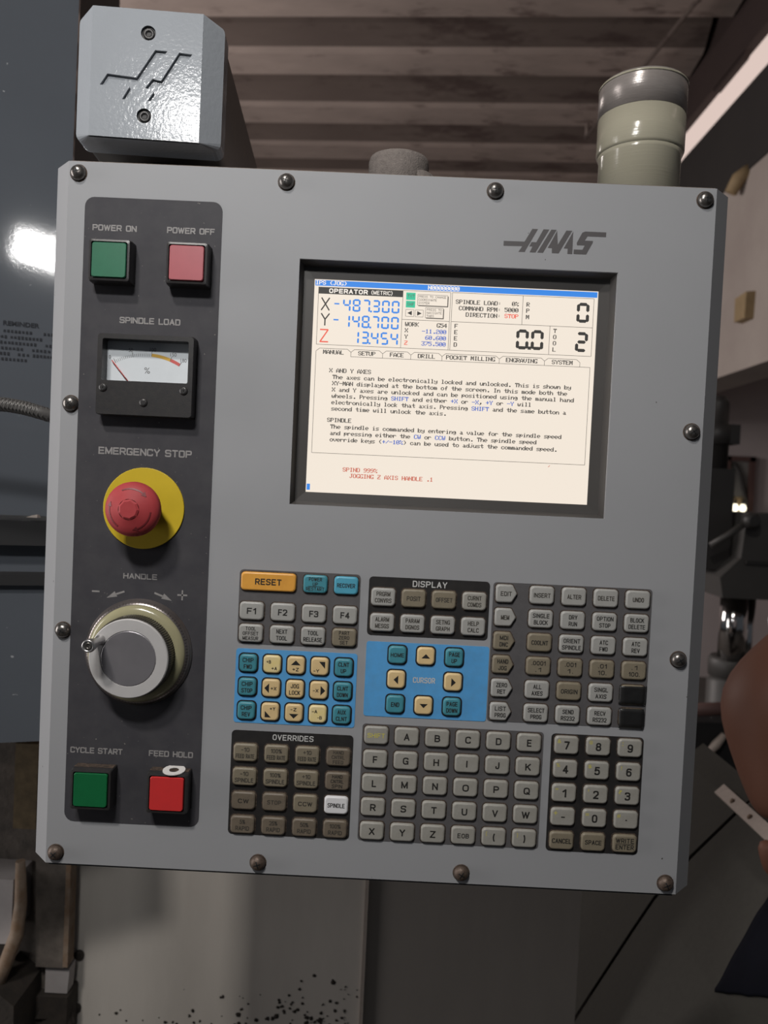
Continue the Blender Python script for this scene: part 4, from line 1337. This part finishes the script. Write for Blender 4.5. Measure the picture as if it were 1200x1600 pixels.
b.obj('scale_print', me_, fix=False)
B().tube([mmw(-185.4 - MU, 101.0 - MV, 2.6), mmw(-199.0 - MU, 117.2 - MV, 2.6)], 0.00038, 'scale_red', 6).obj('needle', me_)
for u, v_, kind in ((-201.6, 96.1, 'x'), (-142.9, 96.1, 'x'), (-171.8, 86.4, 's')):
    b = B().lathe([(3.1e-3, 11.0e-3), (3.0e-3, 11.5e-3), (1.6e-3, 11.9e-3)], 'black_plastic', 18)
    for k in range(2 if kind == 'x' else 1):
        a = R(50 if kind == 's' else 0) + k * math.pi / 2
        d, nn = Vector((math.cos(a), math.sin(a))) * 2.1, Vector((-math.sin(a), math.cos(a))) * .35
        pp = [(d.x + nn.x, d.y + nn.y), (-d.x + nn.x, -d.y + nn.y), (-d.x - nn.x, -d.y - nn.y), (d.x - nn.x, d.y - nn.y)]
        b.loft([loop(pp, 11.3), loop(pp, 11.95)], 'black')
    b.obj('meter_screw', me_, mmw(u - MU, v_ - MV, 0))
b = B().box(mmw(-34, 28.8, 1.0), mmw(34, 29.5, 8.0), 'grime')
b.obj('dust_edge', me_)

# ---- emergency stop
b = B().lathe([(30.1e-3, 0.35e-3), (30.1e-3, 1.4e-3), (29.8e-3, 1.6e-3)], 'yellow_disc', 64, cap0=False)
es = tag(b.obj('emergency_stop', P, pw(-172.0, 9.3, 0)), 'red mushroom emergency stop on a yellow disc')
B().lathe([(13e-3, 1.5e-3), (13e-3, 12e-3), (14.5e-3, 13e-3), (14.5e-3, 20e-3)], 'dusty_black', 40).obj('stem', es)
b = B().lathe([(14e-3, 18.5e-3), (18.8e-3, 20e-3), (19.6e-3, 22.5e-3), (19.4e-3, 26e-3), (18.6e-3, 28.0e-3), (16.0e-3, 30.2e-3), (12e-3, 32.2e-3), (8.2e-3, 33.5e-3), (7.4e-3, 33.9e-3)], 'red_mushroom', 48, cap0=True, cap1=False)
mush = b.obj('mushroom_head', es)
b = B().lathe([(7.4e-3, 33.9e-3), (6.0e-3, 34.9e-3), (0.01e-3, 35.0e-3)], 'red_mushroom', 9, smooth=False, cap0=False, cap1=False)
b.obj('hub', es)


def hprof(r_):
    pr = [(8.2, 33.5), (12, 32.2), (16, 30.2), (18.6, 28)]
    for (a, h0), (c, h1) in zip(pr, pr[1:]):
        if a <= r_ <= c:
            return h0 + (h1 - h0) * (r_ - a) / (c - a)
    return 30


for a0 in (115, -5, -125):
    b = B()
    lay = []
    for i in range(9):
        a = R(a0 - 62 * i / 8)
        wd = 0.45
        ring_ = []
        for dr, dh in ((-wd, -0.2), (wd, -0.2), (wd, 0.3), (-wd, 0.3)):
            r_ = 14.6 + dr
            ring_.append(mmw(r_ * math.cos(a), r_ * math.sin(a), hprof(r_) + dh))
        lay.append(ring_)
    b.loft(lay, 'red_relief')
    a = R(a0 - 62)
    tip = R(a0 - 76)
    tri = [(12.9, a), (16.4, a), (14.6, tip)]
    b.loft([[mmw(r_ * math.cos(t), r_ * math.sin(t), hprof(r_) + dh) for r_, t in tri] for dh in (-.2, .3)], 'red_relief')
    b.obj('turn_arrow', es)

# ---- hand wheel
HU, HV = -171.9, -98.0
b = B().lathe([(40e-3, 0.3e-3), (40e-3, 1.2e-3), (39.1e-3, 1.6e-3), (38.8e-3, 3.0e-3), (36.4e-3, 6.0e-3), (35.8e-3, 6.0e-3)], 'bezel_metal', 96, cap0=False)
hw = tag(b.obj('hand_wheel', P, pw(HU, HV, 0)), 'hand wheel with satin rim, olive ring and small crank')
b = B().lathe([(36.0e-3, 5.0e-3), (36.0e-3, 6.2e-3), (35.2e-3, 7.6e-3), (33.0e-3, 9.4e-3), (30e-3, 10.0e-3)], 'olive_plastic', 96, cap0=False)
b.obj('olive_ring', hw)
b = B()
for k in range(100):
    a = 2 * math.pi * k / 100
    c_, s_ = math.cos(a), math.sin(a)
    rr0, rr1 = 36.6, 37.7 if k % 5 else 38.4
    t = 0.16
    b.add([mmw(rr0 * c_ - t * s_, rr0 * s_ + t * c_, 5.85), mmw(rr1 * c_ - t * s_, rr1 * s_ + t * c_, 4.47 if k % 5 else 3.6), mmw(rr1 * c_ + t * s_, rr1 * s_ - t * c_, 4.47 if k % 5 else 3.6), mmw(rr0 * c_ + t * s_, rr0 * s_ - t * c_, 5.85)], [(0, 1, 2, 3)], 'black')
tag(b.obj('graduation_marks', hw), kind='stuff')
b = B()
n = 110
lay = []
for (r0, r1, w) in ((29.2, 29.8, 7.0), (29.2, 29.8, 18.5), (28.6, 28.6, 21.5)):
    l = []
    for k in range(n * 2):
        a = math.pi * k / n
        r_ = r1 if k % 2 else r0
        l.append(mmw(r_ * math.cos(a), r_ * math.sin(a), w))
    lay.append(l)
b.loft(lay, 'knurl', cap0=False)
b.obj('knurled_knob', hw)
b = B().lathe([(28.6e-3, 21.4e-3), (28.6e-3, 23.2e-3), (28.0e-3, 23.8e-3), (20.3e-3, 23.8e-3), (20.0e-3, 23.2e-3)], 'satin_aluminium', 72, smooth=False, cap0=False, cap1=True)
b.obj('rim_face', hw)
B().lathe([(19.75e-3, 22.9e-3), (19.75e-3, 23.6e-3), (19.4e-3, 23.8e-3)], 'satin_disc', 64, smooth=False, cap0=False).obj('centre_disc', hw)
b = B().lathe([(3.9e-3, 23.6e-3), (3.7e-3, 25e-3), (2.9e-3, 27e-3), (3.2e-3, 33e-3), (4.2e-3, 40e-3), (4.7e-3, 44.5e-3), (4.4e-3, 46e-3), (3.3e-3, 46.4e-3), (3.2e-3, 45.4e-3)], 'steel', 24, (-20.5e-3, 0, 12.6e-3), cap0=False)
ck = b.obj('crank_handle', hw)
B().lathe([(2.7e-3, 45.3e-3), (2.7e-3, 45.9e-3), (1.5e-3, 46.1e-3), (1.2e-3, 45.6e-3)], 'screw', 16, (-20.5e-3, 0, 12.6e-3)).obj('crank_screw', hw)

# ---- keypad
PADS = [('pad_grey', -98.9, -8.9, -87.8, -32.4, 3.0), ('pad_blue', -99.2, -8.7, -147.2, -91.6, 2.0), ('pad_black', -100.0, -8.9, -231.8, -153.1, 3.0),
        ('pad_black', -2.55, 87.1, -76.8, -33.2, 3.0), ('pad_blue', -2.4, 89.0, -137.6, -81.6, 2.0), ('pad_grey', 89.6, 207.2, -137.0, -33.1, 2.5),
        ('pad_grey', -2.55, 132.7, -231.7, -143.5, 2.5), ('pad_black', 138.5, 207.1, -232.4, -144.0, 3.0)]
pads = []
for i, (m, u0, u1, v0, v1, r_) in enumerate(PADS):
    b = B().loft([loop(rr(u1 - u0, v1 - v0, r_, 4), w) for w in (0.0, 0.35)], m, cap0=False)
    pads.append(b.obj('keypad_field', P, pw((u0 + u1) / 2, (v0 + v1) / 2, 0)))


def padtext(i, s, u, v_, wd, ht, m='print_white', bold=0.025):
    _, u0, u1, v0, v1, _r = PADS[i]
    b_ = B()
    stroke_text(b_, s, u - (u0 + u1) / 2, v_ - (v0 + v1) / 2, wd, ht, m, 0.42, mmw, 0.16)
    tag(b_.obj('lettering', pads[i], fix=False), 'white lettering reading ' + s)


padtext(3, 'DISPLAY', 42.6, -37.3, 25.6, 4.6)
padtext(2, 'OVERRIDES', -54.0, -157.2, 30.6, 4.3)
padtext(4, 'CURSOR', 41.6, -109.0, 16.6, 4.3, bold=0.0)

KEYMESH = {}


def pent(w, h):
    """mode key outline: right side comes to a blunt point"""
    x0, x1, y = -w / 2, w / 2, h / 2
    return [(x1 - 4.6, -y), (x1 - 3.4, -y + .5), (x1 - .4, -.9), (x1, 0), (x1 - .4, .9), (x1 - 3.4, y - .5), (x1 - 4.6, y), (x0 + 2, y), (x0 + .6, y - .6), (x0, y - 2), (x0, -y + 2), (x0 + .6, -y + .6), (x0 + 2, -y)]


def scaled(pts_, w, h, ins):
    return [(p[0] * (w - 2 * ins) / w, p[1] * (h - 2 * ins) / h) for p in pts_]


def key_mesh(shape, m, rim):
    k = (shape, m, rim)
    if k not in KEYMESH:
        b_ = B()
        w, h = {'rect': (18.0, 13.4), 'sq': (13.2, 13.2), 'wide': (41.0, 13.8), 'mode': (15.8, 13.4)}[shape]
        base = pent(w, h) if shape == 'mode' else rr(w, h, 2.9 if shape != 'sq' else 3.1, 4)
        grow = 0.95 if rim == 'seal_black' else 0.7
        b_.loft([loop(scaled(base, w, h, -grow), x) for x in (0.35, 0.75)], rim, cap0=False)  # grime rim also paints the dark shadow line around each key
        b_.loft([loop(scaled(base, w, h, ins), x) for ins, x in ((0, 0.7), (0.08, 1.7), (0.32, 2.3), (0.75, 2.7), (1.35, 2.9))], m, cap0=False, smooth=True)
        o_ = b_.obj('key', None)
        KEYMESH[k] = o_.data
        bpy.data.objects.remove(o_, do_unlink=True)
    return KEYMESH[k]


FACE = 2.9
WORD = {'key_grey': 'grey', 'key_light': 'light grey', 'key_tan': 'stained tan', 'key_brown': 'grimy brown', 'key_cream': 'cream', 'key_pale': 'pale yellow', 'key_teal': 'teal', 'key_sky': 'sky blue', 'key_orange': 'orange', 'key_white': 'white'}


def key(u, v_, text, m='key_grey', shape='rect', rim='grime', ink='print_black', size=None, extra=None, bold=0.02):
    """one key with its printed legend"""
    o_ = bpy.data.objects.new('key', key_mesh(shape, m, rim))
    COL.objects.link(o_)
    o_.parent = P
    o_.location = pw(u, v_, 0)
    lab = WORD[m] + ' key' + (' marked ' + ' '.join(t for t in text if t) if text and any(text) else '')
    o_['label'] = lab
    b_ = B()
    w = FACE + 0.05
    if text:
        n_ = len(text)
        ht = size[1] if size else {1: 3.4, 2: 3.3, 3: 2.75}[n_]
        pitch = {1: 0, 2: 4.9, 3: 3.6}[n_]
        mx = {'rect': 14.0, 'sq': 10.2, 'wide': 30, 'mode': 10.4}[shape]
        for i, t in enumerate(text):
            if not t:
                continue
            wd = size[0] if size else min(mx, len(t) * (2.05 if n_ < 3 else 1.95))
            if t in ('-', '.'):
                wd, hh = (3.0, 1.0) if t == '-' else (1.3, 1.3)
            else:
                hh = ht
            stroke_text(b_, t, -0.3 if shape == 'mode' else 0, (n_ - 1) * pitch / 2 - i * pitch, wd, hh, ink, w, mmw, 0.9 if t in '-.' else (0.185 if hh > 4 else 0.165))
    if extra:
        extra(b_, w)
    if b_.f:
        b_.obj('legend', o_, fix=False)
    return o_


lin = lambda a, c, n_: [a + (c - a) * i / (n_ - 1) for i in range(n_)]
# field A: reset and function keys
key(-77.0, -40.8, ['RESET'], 'key_orange', 'wide', size=(19.6, 4.7), bold=0.03)
under = lambda y, wd: (lambda b_, w: poly(b_, [(-wd / 2, y - .2), (wd / 2, y - .2), (wd / 2, y + .2), (-wd / 2, y + .2)], 'print_black', w))
key(-42.2, -40.8, ['POWER', 'UP', 'RESTART'], 'key_teal', extra=under(-1.75, 11))
key(-19.4, -40.8, ['RECOVER'], 'key_sky', size=(13.4, 3.2))
colA = lin(-88.6, -19.2, 4)
for u, t in zip(colA, ('F1', 'F2', 'F3', 'F4')):
    key(u, -62.9, [t], 'key_light', size=(6.8, 4.7), bold=0.03)
for u, t, m in zip(colA, (['TOOL', 'OFFSET', 'MEASUR'], ['NEXT', 'TOOL'], ['TOOL', 'RELEASE'], ['PART', 'ZERO', 'SET']), ('key_light', 'key_light', 'key_light', 'key_tan')):
    key(u, -79.6, t, m)
# field B: jog keys on blue
cb, rb = lin(-89.6, -18.5, 5), [-102.0, -119.85, -137.7]
T = 'key_teal'
SQ = dict(shape='sq', rim='seal_black')
for v_, l, r_ in zip(rb, (['CHIP', 'FWD'], ['CHIP', 'STOP'], ['CHIP', 'REV']), (['CLNT', 'UP'], ['CLNT', 'DOWN'], ['AUX', 'CLNT'])):
    key(cb[0], v_, l, T, **SQ)
    key(cb[4], v_, r_, T, **SQ)


def arrow(pts_, txt=None, tu=0, tv=0, tw=5, ink='print_black', t2=None):
    def fn(b_, w):
        if pts_:
            poly(b_, pts_, 'print_black', w)
        if txt:
            stroke_text(b_, txt, tu, tv, tw, 2.6, ink, w, mmw, 0.19)
        if t2:
            stroke_text(b_, t2[0], t2[1], t2[2], t2[3], 2.6, t2[4], w, mmw, 0.19)
    return fn


def jkey(u, v_, name, m, fn):
    o_ = key(u, v_, None, m, extra=fn, **SQ)
    o_['label'] = WORD[m] + ' jog key marked ' + name


jkey(cb[1], rb[0], '+B +A', 'key_pale', arrow(None, '+B', -2.4, 1.9, 3.4, 'print_worn', ('+A', 1.9, -2.9, 4.2, 'print_black')))
jkey(cb[2], rb[0], '+Z and an up arrow', 'key_cream', arrow([(-3.6, 0.3), (3.6, 0.3), (0, 3.9)], '+Z', 0, -2.9, 4.8))
jkey(cb[3], rb[0], '-Y and a corner arrow', 'key_cream', arrow([(-0.6, 3.8), (4.0, 3.8), (4.0, -1.4)][::-1], '-Y', -2.4, -3.2, 4.2))
jkey(cb[1], rb[1], '+X and a left arrow', 'key_cream', arrow([(-4.9, 0), (-1.4, -3.6), (-1.4, 3.6)], '+X', 2.0, -0.1, 4.4))
key(cb[2], rb[1], ['JOG', 'LOCK'], 'key_cream', **SQ)
jkey(cb[3], rb[1], '-X and a right arrow', 'key_cream', arrow([(1.4, -3.6), (4.9, 0), (1.4, 3.6)], '-X', -2.2, -0.1, 4.2))
jkey(cb[1], rb[2], '+Y and a corner arrow', 'key_cream', arrow([(-3.8, -4.0), (0.8, -4.0), (-3.8, 0.8)], '+Y', 1.9, 2.6, 4.2))
jkey(cb[2], rb[2], '-Z and a down arrow', 'key_cream', arrow([(-3.5, -0.5), (0, -4.0), (3.5, -0.5)], '-Z', -0.3, 2.8, 4.6))
jkey(cb[3], rb[2], '-A -B', 'key_pale', arrow(None, '-A', -2.3, 2.1, 4.0, 'print_black', ('-B', 1.6, -2.4, 3.4, 'print_worn')))
# field C: overrides
cc, rc_ = lin(-88.9, -19.5, 4), lin(-169.2, -223.7, 4)
txt = [[['-10', 'FEED RATE'], ['100%', 'FEED RATE'], ['+10', 'FEED RATE'], ['HAND', 'CNTRL', 'FEED']], [['-10', 'SPINDLE'], ['100%', 'SPINDLE'], ['+10', 'SPINDLE'], ['HAND', 'CNTRL', 'SPIN']],
       [['CW'], ['STOP'], ['CCW'], ['SPINDLE']], [['5%', 'RAPID'], ['25%', 'RAPID'], ['50%', 'RAPID'], ['100%', 'RAPID']]]
for i, v_ in enumerate(rc_):
    for j, u in enumerate(cc):
        t = txt[i][j]
        white = t == ['SPINDLE']
        m = 'key_white' if white else ('key_brown' if (i == 3 or (i == 2 and j < 2) or (j == 3 and i < 2)) else 'key_tan')
        key(u, v_, t, m, ink='print_black' if white or t in (['CCW'], ['CW']) or i == 1 and j == 3 else 'print_worn', size=(12.8, 3.3) if white else ((8, 3.2) if t == ['CW'] else ((10.5, 3.2) if t in (['STOP'], ['CCW']) else None)))
# field D: display keys
cd = lin(8.45, 75.9, 4)
for v_, ts, ms in ((-48.0, (['PRGRM', 'CONVRS'], ['POSIT'], ['OFFSET'], ['CURNT', 'COMDS']), ('key_light', 'key_tan', 'key_tan', 'key_grey')),
                   (-66.9, (['ALARM', 'MESGS'], ['PARAM', 'DGNOS'], ['SETNG', 'GRAPH'], ['HELP', 'CALC']), ('key_light',) * 4)):
    for u, t, m in zip(cd, ts, ms):
        key(u, v_, t, m, ink='print_worn')
# field E: cursor keys on blue
ce, re_ = (20.9, 42.0, 63.1), (-90.5, -108.9, -127.5)
key(ce[0], re_[0], ['HOME'], T, size=(10, 3.1), **SQ)
key(ce[2], re_[0], ['PAGE', 'UP'], T, **SQ)
key(ce[0], re_[2], ['END'], T, **SQ)
key(ce[2], re_[2], ['PAGE', 'DOWN'], T, **SQ)
for u, v_, pts_, nm in ((ce[1], re_[0], [(-3.2, -1.5), (3.2, -1.5), (0, 1.8)], 'an up arrow'), (ce[0], re_[1], [(-2.0, 0), (1.4, -3.2), (1.4, 3.2)], 'a left arrow'),
                        (ce[2], re_[1], [(-1.4, -3.2), (2.0, 0), (-1.4, 3.2)], 'a right arrow'), (ce[1], re_[2], [(-3.0, 1.5), (0, -1.6), (3.0, 1.5)], 'a down arrow')):
    o_ = key(u, v_, None, 'key_cream', extra=arrow(pts_), **SQ)
    o_['label'] = 'cream cursor key with ' + nm
# field F: mode keys
rf = lin(-41.1, -129.1, 6)
cf = lin(125.5, 196.3, 4)
for v_, t, m in zip(rf, (['EDIT'], ['MEM'], ['MDI', 'DNC'], ['HAND', 'JOG'], ['ZERO', 'RET'], ['LIST', 'PROG']), ('key_light', 'key_light', 'key_tan', 'key_tan', 'key_light', 'key_light')):
    key(99.3, v_, t, m, 'mode', ink='print_worn' if len(t) == 1 else 'print_black')
txt = [[['INSERT'], ['ALTER'], ['DELETE'], ['UNDO']], [['SINGLE', 'BLOCK'], ['DRY', 'RUN'], ['OPTION', 'STOP'], ['BLOCK', 'DELETE']], [['COOLNT'], ['ORIENT', 'SPINDLE'], ['ATC', 'FWD'], ['ATC', 'REV']],
       [['.0001', '.1'], ['.001', '1.'], ['.01', '10.'], ['.1', '100.']], [['ALL', 'AXES'], ['ORIGIN'], ['SINGL', 'AXIS'], None], [['SELECT', 'PROG'], ['SEND', 'RS232'], ['RECV', 'RS232'], None]]
for i, v_ in enumerate(rf):
    for j, u in enumerate(cf):
        t = txt[i][j]
        tan = i == 3 or t in (['COOLNT'], ['ORIGIN'])
        key(u, v_, t, 'key_tan' if tan or t is None else 'key_light', ink='print_worn' if i == 0 else 'print_black')
# field G: letters
cg, rg = lin(8.0, 121.75, 6), lin(-151.4, -223.6, 5)
al = ['SHIFT', 'A', 'B', 'C', 'D', 'E', 'F', 'G', 'H', 'I', 'J', 'K', 'L', 'M', 'N', 'O', 'P', 'Q', 'R', 'S', 'T', 'U', 'V', 'W', 'X', 'Y', 'Z', 'EOB', '(', ')']
WID = {'I': 1.1, 'M': 4.9, 'W': 5.9, '(': 1.5, ')': 1.5, 'J': 3.0, 'O': 4.8, 'Q': 4.8, 'L': 3.3, 'E': 3.5, 'F': 3.4, 'EOB': 8.6, 'SHIFT': 13.0}
for k, t in enumerate(al):
    h = 5.3 if len(t) == 1 else 3.5
    ex = None
    if t in '()':
        def ex(b_, w, t=t):
            put_text(b_, '[' if t == '(' else ']', -5.4, 2.6, 0.9, 3.2, 'print_yellow', w, mmw, 0.0)
    key(cg[k % 6], rg[k // 6], [t], 'key_grey', ink='print_yellow' if t == 'SHIFT' else 'print_black', size=(WID.get(t, 4.2), h), extra=ex, bold=0.025)
# field H: digits
ch_, rh = lin(149.6, 196.55, 3), lin(-151.75, -223.7, 5)
nums = ['7', '8', '9', '4', '5', '6', '1', '2', '3', '-', '0', '.']
small = ['&', '@', ':', '%', '$', '!', '*', "'", '?', '+', '=', '#']
for k, t in enumerate(nums):
    def ex(b_, w, s=small[k]):
        put_text(b_, s, -5.6, 3.0, {':': 0.8, '!': 0.7, "'": 0.6}.get(s, 2.7), 2.9 if s not in "*'=" else 1.6, 'print_yellow', w, mmw, 0.01)
    key(ch_[k % 3], rh[k // 3], [t], 'key_grey', size=(3.0 if t == '1' else 4.1, 6.2), extra=ex, bold=0.03)
key(ch_[0], rh[4], ['CANCEL'], 'key_tan', size=(14.4, 3.6))
key(ch_[1], rh[4], ['SPACE'], 'key_tan', size=(12.2, 3.4))
key(ch_[2], rh[4], ['WRITE', 'ENTER'], 'key_tan', size=(13.6, 3.6), extra=under(0, 13.8))

# ---- strips of black tape over two keys
for pts_, lab in (([(186.4, -119.2), (206.3, -119.7), (206.7, -105.1), (186.3, -105.4)], 'upper strip of black tape stuck over a key at the keypad edge'),
                  ([(187.4, -137.4), (205.4, -137.8), (205.3, -122.2), (186.8, -122.1)], 'lower strip of black tape stuck over a key at the keypad edge')):
    cu_, cv = sum(p[0] for p in pts_) / 4, sum(p[1] for p in pts_) / 4
    n = 10
    q = [Vector((p[0], p[1])) for p in pts_]
    top, bot, fs = [], [], []
    for i in range(n + 1):
        for j in range(n + 1):
            s, t = i / n, j / n
            p = (q[0] * (1 - s) + q[1] * s) * (1 - t) + (q[3] * (1 - s) + q[2] * s) * t
            dx = max(abs(p.x - 196.3) - 8.4, 0)
            dy = max(abs(p.y - (-111.5 if cv > -120 else -129.1)) - 6.2, 0)
            w = 3.05 - min(2.0, 0.9 * (dx + dy)) + 0.12 * mnoise.noise(Vector((p.x * .3, p.y * .3, 1)))
            top.append(mmw(p.x - cu_, p.y - cv, w + .18))
            bot.append(mmw(p.x - cu_, p.y - cv, w))
    N = n + 1
    for i in range(n):
        for j in range(n):
            a = i * N + j
            fs += [(a, a + N, a + N + 1, a + 1), (a + N * N + 1, a + N + 1 + N * N, a + N + N * N, a + N * N)]
    rim = [i * N for i in range(n + 1)] + [n * N + j for j in range(1, n + 1)] + [i * N + n for i in range(n - 1, -1, -1)] + [j for j in range(n - 1, 0, -1)]
    for a, c in zip(rim, rim[1:] + rim[:1]):
        fs.append((a, c, c + N * N, a + N * N))
    b = B().add(top + bot, fs, 'tape', True)
    tag(b.obj('electrical_tape', None, (cu_ / 1000, 0, 1.40 + cv / 1000)), lab, 'tape', 'black tape over the keypad')
